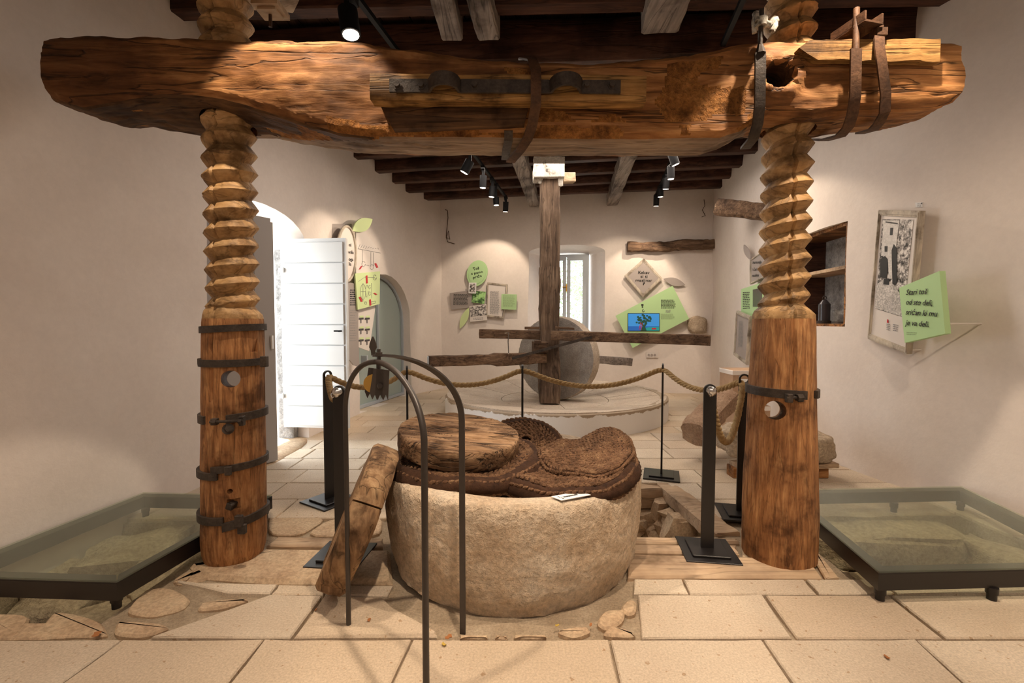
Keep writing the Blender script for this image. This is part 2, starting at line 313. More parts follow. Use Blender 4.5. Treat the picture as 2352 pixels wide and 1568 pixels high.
# ================================================================ THE SETTING
def wall(name, bot, top, z0, z1, out, nz_=26, thick=.5, sub=.16, amp=.018, seed=1, wav=True):
    """closed wall solid following a plan polyline at foot and head; out = +1/-1 side of thickness"""
    def resample(P):
        P = [Vector((*p, 0)) for p in P]; L = [0]
        for i in range(len(P)-1): L.append(L[-1]+(P[i+1]-P[i]).length)
        n = max(2, int(L[-1]/sub)); R = []
        for k in range(n+1):
            s = L[-1]*k/n; i = max(j for j in range(len(P)-1) if L[j] <= s+1e-9); f = (s-L[i])/(L[i+1]-L[i]); R.append(P[i].lerp(P[i+1], f))
        for it in range(2): R = [R[0]]+[(R[i-1]+R[i]*2+R[i+1])/4 for i in range(1, len(R)-1)]+[R[-1]]
        return R
    A = resample(bot); n = len(A); B = resample(top)
    B = [B[min(len(B)-1, round(i*(len(B)-1)/(n-1)))] for i in range(n)] if len(B) != n else B
    bm = bmesh.new(); G = []; O = []
    for i in range(n):
        a, b = A[max(0, i-1)], A[min(n-1, i+1)]; t = (b-a).normalized(); nr = Vector((t.y, -t.x, 0))*out; c = []; d = []
        for j in range(nz_+1):
            k = j/nz_; p = A[i].lerp(B[i], k); p.z = z0+(z1-z0)*k
            q = p + nr*(fbm(p, .9, seed, 3)*amp)
            c.append(bm.verts.new(q)); d.append(bm.verts.new(p+nr*thick))
        G.append(c); O.append(d)
    for i in range(n-1):
        for j in range(nz_):
            bm.faces.new((G[i][j], G[i+1][j], G[i+1][j+1], G[i][j+1])); bm.faces.new((O[i][j], O[i][j+1], O[i+1][j+1], O[i+1][j]))
        bm.faces.new((G[i][0], O[i][0], O[i+1][0], G[i+1][0])); bm.faces.new((G[i][-1], G[i+1][-1], O[i+1][-1], O[i][-1]))
    for i in (0, n-1):
        for j in range(nz_): bm.faces.new((G[i][j], G[i][j+1], O[i][j+1], O[i][j]))
    o = fin(name, bm, [M['plaster'], M['roughwall']], None, True, 40); return tag(o, kind='structure')
ZT = 3.74
LW = [(-2.95, -2.6), (-2.9, .3), (-2.76, 1.5), (-2.66, 2.3), (-2.53, 3.1), (-2.42, 3.9), (-2.28, 5.1), (-2.2, 6.4), (-1.98, 7.4), (-1.8, 8.15), (-1.55, 8.65), (-1.34, 9.0)]
RW = [(3.62, 8.3), (3.36, 6.8), (3.15, 5.45), (2.98, 4.3), (3.02, 3.75), (3.1, 3.35), (3.24, 3.05), (3.32, 2.4), (3.34, 1), (3.34, -2.6)]
FP0, FP1 = V(-1.34, 8.93, 0), V(3.62, 8.22, 0)
FU = (FP1-FP0).normalized(); FN = V(FU.y, -FU.x, 0)      # FN points to the camera
wl_ = wall('wall_left', LW, LW, -.5, ZT, -1, amp=.03, seed=2)
wr_ = wall('wall_right', RW, RW, -.5, ZT, -1, amp=.03, seed=3, thick=.6)
wf_ = wall('wall_back', [FP0.xy-FU.xy*.4, FP1.xy+FU.xy*.5], [FP0.xy-FU.xy*.4, FP1.xy+FU.xy*.5], -.5, ZT, -1, amp=.02, seed=4, thick=.55)
wn_ = wall('wall_front', [(-3.3, -2.6), (3.8, -2.6)], [(-3.3, -2.6), (3.8, -2.6)], -.5, ZT, 1, nz_=4, sub=1, seed=5)
def arch_pts(c, u, w, z0, zs, rise, n=14):
    P = [c-u*w/2+V(0, 0, z0), c+u*w/2+V(0, 0, z0)]
    for i in range(n+1):
        a = pi*i/n; P.append(c+u*(w/2*cos(a))+V(0, 0, zs+rise*sin(a)))
    return P
# left doorway
du = V(.13, 1.2, 0).normalized(); dn = V(-du.y, du.x, 0)
DC = V(-2.36, 4.38, 0)
boolean(wl_, cutter(lambda bm: prism(bm, arch_pts(DC-dn*.3, du, 1.42, -.02, 2.12, .30), dn*1.4)))
# arched niche of the glass door
nu = V(.4, 1.7, 0).normalized(); nn = V(-nu.y, nu.x, 0); NC = V(-2.01, 7.28, 0)
boolean(wl_, cutter(lambda bm: prism(bm, arch_pts(NC-nn*.25, nu, 1.72, 0, 1.32, .74), nn*.47)))
resharp(wl_)
# back window reveal, splayed
WC = FP0+FU*((PL(1300, 700, FP0, FN)-FP0).dot(FU)); WC.z = 0
def splay(bm):
    a = arch_pts(WC+FN*.12, FU, 1.58, 1.05, 2.62, .16, 12); b = arch_pts(WC-FN*.45, FU, .86, 1.1, 2.60, .03, 12); c = [p-FN*.3 for p in b]
    A, B, C_ = [[bm.verts.new(p) for p in q] for q in (a, b, c)]; n = len(A)
    bm.faces.new(A); bm.faces.new(C_[::-1])
    for X, Y in ((A, B), (B, C_)):
        for i in range(n): bm.faces.new((X[i], X[(i+1) % n], Y[(i+1) % n], Y[i]))
boolean(wf_, cutter(splay)); resharp(wf_, 30)
# niche in the right wall
RP = V(2.98, 4.3, 0); ru = (V(3.15, 5.45, 0)-RP).normalized(); rn = V(-ru.y, ru.x, 0)   # rn towards the room
rn0 = rn.copy()
def on_wall(w, px, py):
    ok, hit, nrm, _ = w.ray_cast(CAM, ray(px, py).normalized()); assert ok; return hit, nrm
_near = [on_wall(wr_, 1950, y)[0] for y in (512, 580, 650, 745)]; _far = [on_wall(wr_, 1800, y)[0] for y in (512, 580, 650, 745)]
_a = sum(_near, Vector())/4; _b = sum(_far, Vector())/4; ru = V(_b.x-_a.x, _b.y-_a.y, 0).normalized(); rn = V(-ru.y, ru.x, 0)
RP = V(_a.x, _a.y, 0); RP -= rn*max(0, max(-(p-RP).dot(rn) for p in _near+_far))   # sit on the deepest of the sampled spots
def RPL(px, py, off=0): return PL(px, py, RP+rn*off, rn)
nA = RPL(1950, 507); nB = RPL(1952, 750); nz1, nz0 = nA.z, nB.z; ny0 = (nA-RP).dot(ru); ny1 = ny0+.95
def nq(s, z, d): q = RP+ru*s-rn*d; q.z = z; return q
boolean(wr_, cutter(lambda bm: prism(bm, [nq(ny0, nz0, -.15), nq(ny1, nz0, -.15), nq(ny1, nz1, -.15), nq(ny0, nz1, -.15)], -rn*.53))); resharp(wr_)
# ceiling
def cplate(bm): box(bm, (.3, 3.2, ZT+.15), (8.6, 13, .1))
ceil = tag(one('ceiling', cplate, M['joist']), kind='structure')
V9 = V(.15, .989, 0).normalized(); U9 = V(V9.y, -V9.x, 0)
k = 0; x = -3.2
while x < 4.6:
    w = random.uniform(.2, .28); bm = bmesh.new(); c = V(x+w/2, 0, 0)
    p0 = c+V9*(-2.9) ; p1 = c+V9*9.4; p0.x = x+w/2+(-2.9)*.15; 
    s = U9*(w/2-.006)
    prism(bm, [p0-s+V(0, 0, ZT), p0+s+V(0, 0, ZT), p1+s+V(0, 0, ZT), p1-s+V(0, 0, ZT)], (0, 0, .1)); fin('ceiling_board', bm, M['board'], ceil); x += w
# joists: bottom at 3.56
def onx(c, x, sl=.15): return V(x, (c-x*sl)/sqrt(1-sl*sl), 0)
joists = [(8.25, .15), (7.72, .15), (7.2, .15), (6.64, .15), (6.05, .15), (5.4, .14), (4.85, .12), (4.35, .10), (3.42, .03), (2.95, .03), (2.45, .02), (1.95, .02), (1.4, .02), (.85, .0), (.3, 0), (-.3, 0), (-.9, 0), (-1.5, 0), (-2.1, 0)]
for i, (c, sl) in enumerate(joists):
    xl = -1.45 if c > 8 else -1.75 if c > 7 else -2.15 if c > 5.5 else -2.55; xr = 3.75 if c > 6 else 3.45
    a, b = onx(c, xl-.2, sl), onx(c, xr, sl); a.z = b.z = ZT-.075
    rough_beam('joist', a, b, .13, .17, M['joist'], ceil, .007, i, 18)
gi = rough_beam('girder', V(-2.7, 3.97, 3.53), V(3.7, 3.62, 3.53), .26, .34, M['joist'], ceil, .012, 41, 24)
def under(name, q, h, zb, mat, seed, t0=0):
    """timber given by the near-left, near-right, far-left, far-right corners (pixels) of its underside at height zb"""
    P = [F(x, y, zb) for x, y in q]; a = (P[0]+P[1])/2; b = (P[2]+P[3])/2; w = ((P[1]-P[0]).length*.5+(P[3]-P[2]).length*.5)*.95
    a.z = b.z = zb+h/2; return rough_beam(name, a, b, w, h, mat, ceil, .012, seed, 26)
under('ceiling_timber', [(1100, 200), (1165, 200), (1218, 476), (1236, 476)], .2, 3.44, M['timber'], 51)
under('ceiling_timber', [(1475, 200), (1530, 200), (1394, 472), (1418, 472)], .2, 3.44, M['timber'], 52)
under('ceiling_timber', [(965, -60), (1030, -60), (1014, 94), (1062, 92)], .18, 3.46, M['timber'], 53)
under('ceiling_timber', [(1045, -60), (1115, -60), (1098, 92), (1147, 92)], .18, 3.46, M['timber'], 54)
under('ceiling_timber', [(1500, -60), (1615, -60), (1473, 80), (1556, 76)], .18, 3.46, M['timber'], 55)

# ---------------------------------------------------------------- floor
PITS = [(.30, 1.26, 2.80, 3.56), (1.76, 3.05, 2.36, 3.02), (-2.62, -1.80, 1.95, 2.95)]
def in_pit(x, y, m=0):
    for i, (a, b, c, d) in enumerate(PITS):
        if a-m < x < b+m and c-m < y < d+m: return i
    return -1
def ground(bm):
    st = .05; X0, X1, Y0, Y1 = -3.5, 4.3, -2.8, 9.6; nx = int((X1-X0)/st); ny = int((Y1-Y0)/st); G = []
    for j in range(ny+1):
        r = []
        for i in range(nx+1):
            x, y = X0+i*st, Y0+j*st; k = in_pit(x, y); z = -.022
            if k >= 0: z = (-.42, -.34, -.28)[k]+.05*fbm((x, y, 0), 6, 9)
            elif .9 < y < 3.8: z += .010*fbm((x, y, 0), 5, 8)
            r.append(bm.verts.new((x, y, z)))
        G.append(r)
    for j in range(ny):
        for i in range(nx): bm.faces.new((G[j][i], G[j][i+1], G[j+1][i+1], G[j+1][i]))
floor = tag(one('floor', ground, M['mortar'], None, True, 40), kind='structure')
pid = [0]
def slab(poly, mat=None, name='paving_slab', top=0, gap=.006, wob=.004, th=.03, cham=.006):
    """one stone: wobbly outline, chamfered rim"""
    pid[0] += 1; sd = pid[0]; P = [Vector((p[0], p[1], 0)) for p in poly]
    if name in ('flagstone', 'rubble_stone'):
        wob = .004
        for _ in range(2): P = [q for i in range(len(P)) for q in (P[i].lerp(P[(i+1) % len(P)], .2), P[i].lerp(P[(i+1) % len(P)], .8))]
        cham = min(cham, .009)
    c = sum(P, Vector())/len(P); Q = []
    for i in range(len(P)):
        a, b = P[i], P[(i+1) % len(P)]; m = max(2, min(6, int((b-a).length/.12))) if name not in ('flagstone', 'rubble_stone') else max(1, min(3, int((b-a).length/.06)))
        for k in range(m): Q.append(a.lerp(b, k/m))
    n = len(Q); R = []
    for i in range(n):
        t = (Q[(i+1) % n]-Q[i-1]).normalized(); inn = V(-t.y, t.x, 0)
        if inn.dot(c-Q[i]) < 0: inn = -inn
        R.append((Q[i]+inn*(gap/2+wob*(.6+nv(Q[i]+V(sd, 0, 0), 9, sd))), inn))
    tz = top+random.uniform(-.0015, .0015); bm = bmesh.new()
    r0 = [bm.verts.new((p.x, p.y, top-th)) for p, q in R]; r1 = [bm.verts.new((p.x, p.y, tz-cham)) for p, q in R]; r2 = [bm.verts.new(((p+q*cham).x, (p+q*cham).y, tz)) for p, q in R]
    for A, B in ((r0, r1), (r1, r2)):
        for i in range(n): bm.faces.new((A[i], A[(i+1) % n], B[(i+1) % n], B[i]))
    bm.faces.new(r2)
    return fin(name, bm, mat or random.choice(M['paver']), floor)
def FXY(px, py): p = F(px, py); return (p.x, p.y)
def row(y0, y1, xs, mats=None):
    for i in range(len(xs)-1):
        a, b = xs[i], xs[i+1]; a = a if isinstance(a, tuple) else (a, a); b = b if isinstance(b, tuple) else (b, b)
        slab([(a[0], y0), (b[0], y0), (b[1], y1), (a[1], y1)])
YA, YB, YC, YD = F(1176, 1466).y, F(1176, 1364).y, F(1176, 1328).y, .98
# nearest rows (x at near edge, x at far edge)
row(YD, YA, [(-2.95, -2.9), (-1.70, -1.60), (-1.03, -1.02), (-.50, -.41), (.36, .40), (.97, 1.03), (1.56, 1.66), (2.5, 2.5), (3.2, 3.2)])
row(.45, YD, [-2.95, -2.3, -1.3, -.4, .7, 1.5, 2.4, 3.3])
for y in (-.1, -.65, -1.2, -1.75, -2.3):
    x = -2.95; X = [x]
    while x < 3.1: x += random.uniform(.7, 1.2); X.append(min(x, 3.3))
    row(y, y+.55, X)
def P2(*l): return [FXY(a, b) for a, b in l]
# second row
slab(P2((342, 1463), (668, 1465), (742, 1366), (622, 1362))); slab(P2((672, 1465), (1004, 1463), (1003, 1446), (905, 1392), (880, 1370), (745, 1366)))
slab([(F(1472, 1466).x, YA), (1.16, YA), (1.20, YB), (F(1463, 1364).x, YB)]); slab([(1.17, YA), (1.78, YA), (1.80, YB), (1.21, YB)]); slab([(1.79, YA), (3.3, YA), (3.3, YB), (1.81, YB)])
# third, narrow row
slab([(F(1455, 1364).x, YB), (F(1583, 1364).x, YB), (F(1566, 1328).x, YC), (F(1455, 1328).x, YC)]); slab([(F(1585, 1364).x, YB), (1.46, YB), (1.48, YC), (F(1568, 1328).x, YC)]); slab([(1.47, YB), (1.84, YB), (1.84, YC), (1.49, YC)])
slab([(1.85, YB), (2.9, YB), (2.9, YC-.03), (1.85, YC-.03)])
slab(P2((405, 1335), (520, 1362), (620, 1364), (640, 1340))); slab(P2((622, 1364), (742, 1365), (760, 1341), (642, 1340))); slab(P2((745, 1365), (890, 1368), (905, 1342), (762, 1341)))
# irregular flags, lower left
flag = lambda l: slab(P2(*l), M['worn'], 'flagstone', -.004, .02, .012, .03, .012)
flag([(-60, 1400), (-60, 1462), (40, 1462), (92, 1402)]); flag([(70, 1462), (115, 1400), (170, 1398), (240, 1418), (262, 1462)]); flag([(250, 1460), (262, 1424), (300, 1418), (385, 1424), (400, 1438), (335, 1464)])
flag([(280, 1406), (300, 1378), (330, 1348), (390, 1340), (450, 1368), (425, 1398), (340, 1418)]); flag([(385, 1330), (440, 1302), (500, 1308), (470, 1332), (410, 1342)]); flag([(458, 1378), (520, 1368), (590, 1371), (510, 1398), (440, 1404)])
slab([(-2.95, YA), (-1.75, YA), (-1.85, YA+.12), (-2.95, YA+.12)], M['worn'], 'flagstone', -.006)
# worn sill stones and timbers under the screws
slab(P2((430, 1300), (470, 1328), (620, 1338), (905, 1338), (900, 1262), (600, 1258), (475, 1290)), M['worn'], 'sill_stone', .006, .01, .006, .035, .02)
slab(P2((610, 1255), (700, 1256), (880, 1258), (880, 1236), (640, 1232)), M['sill'], 'floor_timber', .002, .008, .004)
slab(P2((610, 1228), (690, 1230), (760, 1185), (620, 1170)), M['worn'], 'flagstone', .0, .01, .01); slab(P2((690, 1232), (880, 1233), (880, 1180), (760, 1187)), M['worn'], 'flagstone', .0, .01, .01)
slab(P2((385, 1335), (560, 1262), (600, 1262), (440, 1305), (420, 1338)), M['worn'], 'flagstone', -.002, .012, .008)
for q in (((1440, 1327), (1890, 1327), (1862, 1282), (1440, 1272)), ((1440, 1269), (1700, 1273), (1690, 1252), (1440, 1250)), ((1440, 1247), (1700, 1247), (1690, 1236), (1440, 1232))):
    slab(P2(*q), M['sill'], 'floor_timber', .006, .006, .004, .05, .012)
slab(P2((1702, 1278), (1860, 1284), (1850, 1210), (1700, 1212)), M['worn'], 'sill_stone', -.004, .01, .01)
slab(P2((1866, 1282), (1893, 1327), (1930, 1325), (1880, 1265), (1862, 1250)), M['sill'], 'floor_timber', .0, .006, .004)
# stones in the mortar around the basin
for i, l in enumerate((((1365, 1432), (1385, 1400), (1440, 1398), (1436, 1430), (1392, 1450)), ((1418, 1396), (1440, 1375), (1465, 1380), (1463, 1410), (1440, 1415)), ((1275, 1452), (1290, 1440), (1350, 1434), (1362, 1452), (1320, 1466)), ((1375, 1462), (1400, 1432), (1445, 1445), (1470, 1464)),
          ((1048, 1466), (1065, 1458), (1120, 1458), (1125, 1466)), ((1130, 1464), (1150, 1455), (1170, 1462), (1165, 1467)), ((1170, 1466), (1200, 1458), (1260, 1460), (1250, 1467)))):
    slab(P2(*l), M['worn'], 'rubble_stone', .004, .006, .01, .04, .014)
# rows beyond, one third of a metre deep
y = YC+.02; rows = []
ys = [2.36, 2.72, 2.97, 3.30, 3.64]
while ys[-1] < 9.2: ys.append(ys[-1]+.333)
MC, MR = V(.62, 6.62, 0), 1.58
for j in range(len(ys)-1):
    y0, y1 = ys[j], ys[j+1]; x = -2.9+random.uniform(0, .5); X = [-3.0, x]
    while x < 4.0: x += random.uniform(.5, 1.0); X.append(x)
    for a, b in zip(X, X[1:]):
        segs = [(a, b)]
        for (p, q, r, s) in PITS+[(-1.95, 1.72, 2.0, 2.96), (1.70, 1.77, 2.3, 2.9), (-2.9, -1.75, 2, 2.72)]:
            if y0 < s-.03 and y1 > r+.03:
                new = []
                for c, d in segs:
                    if d <= p or c >= q: new.append((c, d))
                    else:
                        if c < p: new.append((c, p))
                        if d > q: new.append((q, d))
                segs = new
        for c, d in segs:
            if d-c < .1: continue
            if j > 8 and MC.x-MR*.5 < c and d < MC.x+MR*.5 and abs((y0+y1)/2-MC.y) < MR*.6: continue
            slab([(c, y0), (d, y0), (d+.0, y1), (c+.0, y1)], gap=.007, wob=.003)
# rubble and timber lining of the pits
pr = tag(root('timber_lined_pit', (.8, 3.1, 0), 'timber-lined pit with rubble sides sunk in the floor behind the stone basin', 'pit'))
rough_beam('lining_timber', V(.34, 3.60, -.09), V(1.22, 3.60, -.09), .14, .17, M['sill'], pr, .02, 61)
rough_beam('lining_timber', V(1.24, 3.70, -.045), V(1.33, 2.76, -.045), .15, .10, M['sill'], pr, .016, 62)
for i in range(22):
    a = random.random()
    if i < 13: c = (.38+.85*a, 3.52+random.uniform(-.04, .03), -.22-.2*random.random())
    else: c = (1.22+random.uniform(-.03, .02), 2.85+.7*a, -.15-.22*random.random())
    rock('rubble_stone', c, (random.uniform(.07, .14), random.uniform(.06, .09), random.uniform(.05, .10)), i, M['worn'], pr, random.random()*.8, .5, 2, None, .45, 25)
# ================================================================ THE PRESS
YF = 2.30            # front face of the beam
def lerp_tab(T, x):
    if x <= T[0][0]: return T[0][1]
    for (a, b), (c, d) in zip(T, T[1:]):
        if x <= c: return b+(d-b)*(x-a)/(c-a)
    return T[-1][1]
# silhouettes of the beam, read at its front (top, break) and back (under) planes
TOP = [(98, 130), (106, 100), (118, 84), (200, 83), (457, 84), (560, 88), (700, 92), (800, 95), (900, 103), (1000, 118), (1100, 131), (1200, 140), (1300, 141), (1400, 137), (1500, 130), (1600, 117), (1680, 102), (1760, 92), (1900, 92), (2100, 91), (2170, 92), (2196, 98), (2207, 112)]
BRK = [(98, 195), (130, 225), (200, 245), (300, 228), (380, 214), (450, 216), (520, 226), (600, 248), (700, 280), (780, 302), (850, 312), (1000, 314), (1300, 316), (1500, 318), (1650, 316), (1700, 300), (1760, 262), (1850, 268), (1960, 252), (2080, 250), (2160, 240), (2207, 215)]
BOT = [(98, 210), (104, 232), (150, 262), (220, 287), (300, 304), (380, 315), (440, 322), (480, 317), (560, 317), (640, 334), (700, 344), (780, 352), (870, 359), (1000, 360), (1300, 360), (1560, 359), (1660, 353), (1700, 346), (1740, 326), (1790, 308), (1880, 318), (1935, 321), (1985, 308), (2060, 303), (2130, 302), (2165, 285), (2185, 262), (2207, 232)]
def beam_section(px):
    zt = D(px, lerp_tab(TOP, px), YF+.02).z; zb = D(px, lerp_tab(BRK, px), YF+.01).z; yb = 2.64
    zu = D(px, lerp_tab(BOT, px), yb).z
    return zt, zb, min(zu, zb+.02), yb
XL, XR = D(98, 160, YF).x, D(2207, 160, YF).x
KX, KZ = D(1788, 172, YF).x, D(1788, 172, YF).z
def beam(bm):
    NS = 360; R = []; 
    for i in range(NS+1):
        x = XL+(XR-XL)*i/NS; px = 1176+x/YF*FPX; zt, zb, zu, yb = beam_section(px)
        Yb = 2.74; ring = []
        key = [(YF+.03, zt), (YF, zt-.03), (YF-.012, (zt+zb)/2), (YF+.0, zb+.03), (YF+.035, zb-.004), ((YF+yb)/2, (zb+zu)/2-.008), (yb-.03, zu), (yb+.03, zu+.02), (Yb, zu+.10), (Yb, (zt+zu)/2), (Yb, zt-.04), (Yb-.05, zt)]
        cnt = [3, 12, 12, 4, 9, 9, 2, 2, 3, 3, 2, 6]
        for (a, b), (c, d), n in zip(key, key[1:]+key[:1], cnt):
            for k in range(n):
                f = k/n; ring.append(V(x, a+(c-a)*f, b+(d-b)*f))
        R.append(ring)
    VV = []
    for i, ring in enumerate(R):
        row_ = []; e = min(i, NS-i)/NS
        cz = sum((p.z for p in ring), 0)/len(ring); cy = 2.5
        for p in ring:
            d = V(0, p.y-cy, p.z-cz).normalized(); q = V(p.x*.35, p.y, p.z)
            a = .014*fbm(q, 3.2, 1, 5)+.006*nv(V(p.x*.5, p.y, p.z), 16, 2)+.004*nv(V(p.x*.35, p.y, p.z), 50, 3)-.010*max(0, 1-abs(nv(V(p.x*.22, p.y, p.z), 7, 9))*14)*(.5+nv(p, 2, 4)); a -= .010*max(0, nv(V(p.x*.6, p.y, p.z), 9, 12)-.25)*2.5
            # adze ridge under the break on the left and centre
            p2 = p+d*a
            if e < .012: p2 += V((1 if i < NS/2 else -1)*0, 0, 0)+V(.02*nv(p, 9, 5), 0, 0)
            dk = sqrt((p.x-KX)**2+((p.z-KZ)*1.1)**2)
            if p.y < 2.4 and dk < .2:
                w = max(0, 1-dk/.075); p2.y += .16*min(1, w*1.8) - .018*math.exp(-((dk-.10)/.035)**2) + .012*nv(p, 40, 6)*(1 if dk < .13 else 0)
            row_.append(bm.verts.new(p2))
        VV.append(row_)
    n = len(VV[0])
    for i in range(NS):
        for j in range(n):
            f = bm.faces.new((VV[i][j], VV[i][(j+1) % n], VV[i+1][(j+1) % n], VV[i+1][j])); c = f.calc_center_median(); px = 1176+c.x/c.y*FPX
            w_ = nv(V(c.x*.7, c.y, c.z), 6, 3)
            if 30 <= j < 50:
                lim = 30+20*(1-(px-600)/260)+w_*5
                if j < lim: f.material_index = 4 if w_ < .28 else 2
                elif px < 1700+40*nv(c, 5, 4): f.material_index = 1
            elif 25 <= j < 30 and 760 < px < 1720 and w_ > -.12+.25*abs(j-28)/3: f.material_index = 2
            elif 3 < j < 24 and 1000 < px < 1700 and nv(c, 3, 8) > .12 and w_ > -.05: f.material_index = 2
            elif dk_(c) < .07: f.material_index = 4
    bm.faces.new(VV[0][::-1]); bm.faces.new(VV[-1])
def dk_(c): return sqrt((c.x-KX)**2+((c.z-KZ)*1.1)**2) if c.y < 2.6 else 9
pb = tag(root('press_beam', V(0, 2.5, 2.3), 'huge hewn oak press beam resting across two wooden screws', 'press beam'))
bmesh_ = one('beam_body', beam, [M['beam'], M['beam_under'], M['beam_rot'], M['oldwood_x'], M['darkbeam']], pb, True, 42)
# screws pass right through the beam: holes
LX, LY = D(527, 320, 2.52).x, 2.52
RX, RY = D(1808, 330, 2.52).x, 2.52
for hx, hy, r in ((LX, LY, .135), (RX, RY, .135)):
    boolean(bmesh_, cutter(lambda bm: cyl(bm, (hx, hy, 1.9), (hx, hy, 3.2), r, seg=24)))
resharp(bmesh_, 42)
# plank with iron strap and two loops on the beam's face
def fpt(px, py, y): return D(px, py, y)
plank = rough_beam('plank', fpt(855, 208, 2.215), fpt(1480, 212, 2.215), .080, D(855, 178, 2.2).z-D(855, 238, 2.2).z, M['plankwood'], pb, .006, 71, 40, cham=.1)
SY = 2.158
def strap(bm):
    P = []; zz = lambda px: D(px, 197+(px-895)*.006, SY).z
    xs = []
    for px in range(895, 1426, 5): xs.append(px)
    for px in xs:
        b = 0
        for c in (1022, 1300):
            t = (px-c)/33
            if abs(t) < 1: b = max(b, sqrt(1-t*t)*.055)
        P.append(V(D(px, 200, SY).x, SY-b, zz(px)+ (.0 if b == 0 else 0)+b*.18))
    sweep(bm, P, [(-.006, -.03), (.006, -.03), (.006, .03), (-.006, .03)], up=(0, 0, 1))
st = one('iron_strap', strap, M['iron'], pb, False, 40)
for px in (913, 968, 1090, 1347, 1405):
    p = D(px, 197, SY)
    one('bolt', lambda bm: (cyl(bm, p+V(0, .02, 0), p-V(0, .022, 0), .016, .013, 8), cyl(bm, p+V(0, .02, 0), p-V(0, .009, 0), .022, seg=6)), M['iron'], st, False, 30)
# recessed board patch under the plank
one('patch', lambda bm: prism(bm, [D(870, 236, 2.258), D(1215, 236, 2.258), D(1203, 286, 2.258), D(902, 295, 2.258)], (0, .06, 0)), M['darkbeam'], pb)
# wedge board at the right end
def wedge(bm):
    prism(bm, [D(1836, 110, 2.25), D(1862, 91, 2.25), D(2160, 89, 2.25), D(2160, 141, 2.25), D(1880, 136, 2.25), D(1855, 124, 2.25)], (0, .08, 0))
    bmesh.ops.subdivide_edges(bm, edges=[e for e in bm.edges if e.calc_length() > .2], cuts=16, use_grid_fill=True)
    for v in bm.verts: v.co += V(0, .008*nv(v.co, 18, 4), .007*nv(v.co, 11, 5))
one('wedge_board', wedge, M['plankwood'], pb, True, 35)
# iron bands round the beam
def band(name, pts, w, mat, th=.008, px_y=None):
    """closed or open flat band through 3-D points, w wide along x"""
    return one(name, lambda bm: sweep(bm, pts, [(-w/2, -th/2), (w/2, -th/2), (w/2, th/2), (-w/2, th/2)], up=None), mat, pb, False, 40)
def flat(name, pts, w, th, mat, parent, wdir=(1, 0, 0)):
    """flat strip: width kept along wdir"""
    def f(bm):
        P = [Vector(p) for p in pts]; wd = Vector(wdir).normalized(); R = []
        for i, p in enumerate(P):
            t = (P[min(i+1, len(P)-1)]-P[max(i-1, 0)]).normalized(); s = (wd-t*wd.dot(t)).normalized(); n = t.cross(s)
            R.append([bm.verts.new(p+s*(a*w/2)+n*(b*th/2)) for a, b in ((-1, -1), (1, -1), (1, 1), (-1, 1))])
        for A, B in zip(R, R[1:]):
            for j in range(4): bm.faces.new((A[j], A[(j+1) % 4], B[(j+1) % 4], B[j]))
        bm.faces.new(R[0][::-1]); bm.faces.new(R[-1])
    return one(name, f, mat, parent, False, 45)
flat('band', [D(1200, 136, 2.62), D(1203, 134, 2.42), D(1222, 137, 2.27), D(1231, 160, 2.17), D(1231, 195, 2.125), D(1231, 238, 2.14), D(1222, 290, 2.235), D(1212, 318, 2.27), D(1195, 345, 2.38), D(1172, 372, 2.55)], .048, .009, M['rust'], pb)
flat('band', [D(1168, 300, 2.27), D(1168, 322, 2.30), D(1163, 345, 2.42), D(1160, 366, 2.64)], .042, .008, M['iron'], pb)
# black clamp right of the middle
cl = flat('clamp_band', [D(1746, 122, 2.235), D(1746, 160, 2.235), D(1745, 240, 2.25), D(1740, 285, 2.28), D(1730, 318, 2.34), D(1712, 340, 2.46)], .050, .012, M['iron'], pb)
def clamprod(bm):
    cyl(bm, D(1749, 22, 2.24), D(1746, 108, 2.24), .011, seg=10); cyl(bm, D(1746, 104, 2.24), D(1746, 124, 2.24), .013, .026, 8)
crod = one('clamp_rod', clamprod, M['iron'], pb, True, 40)
def clampnut(bm):
    c = D(1748, 52, 2.24)
    cyl(bm, c-V(0, 0, .02), c+V(0, 0, .018), .03, seg=8)
    sweep(bm, [D(1736, 32, 2.25), D(1738, 48, 2.22), c, D(1768, 56, 2.22), D(1779, 48, 2.24)], circ(.015, 8), scales=[1.1, .8, 1.2, .9, 1.5])
    sweep(bm, [D(1779, 46, 2.24), D(1780, 60, 2.22), D(1773, 72, 2.22)], circ(.014, 6)); sweep(bm, [D(1736, 30, 2.25), D(1731, 52, 2.26), D(1733, 76, 2.26)], circ(.012, 6))
one('clamp_nut', clampnut, M['bright_iron'], crod, True, 50)
# the two rusty bands
flat('band', [D(1966, 112, 2.225), D(1965, 160, 2.222), D(1964, 220, 2.235), D(1958, 262, 2.26), D(1948, 292, 2.32), D(1930, 312, 2.40), D(1892, 322, 2.56), D(1870, 320, 2.68)], .052, .010, M['rust'], pb)
def uplate(bm):
    c = D(1966, 76, 2.30); a = rz(.22)
    box(bm, c, (.11, .18, .010), a); box(bm, c+a@V(-.05, 0, .022), (.010, .18, .045), a); box(bm, c+a@V(.05, 0, .022), (.010, .18, .045), a)
one('channel_plate', uplate, M['rust'], pb)
one('threaded_rod', lambda bm: (cyl(bm, D(1967, 20, 2.26), D(1966, 116, 2.235), .014, seg=10), cyl(bm, D(1967, 68, 2.26), D(1967, 62, 2.26), .028, seg=6)), M['rust'], pb, False, 40)
flat('band', [D(2019, 84, 2.24), D(2020, 110, 2.222), D(2027, 160, 2.222), D(2034, 215, 2.235), D(2032, 258, 2.26), D(2018, 284, 2.32), D(2005, 298, 2.40), D(1975, 306, 2.52)], .048, .009, M['rust'], pb)
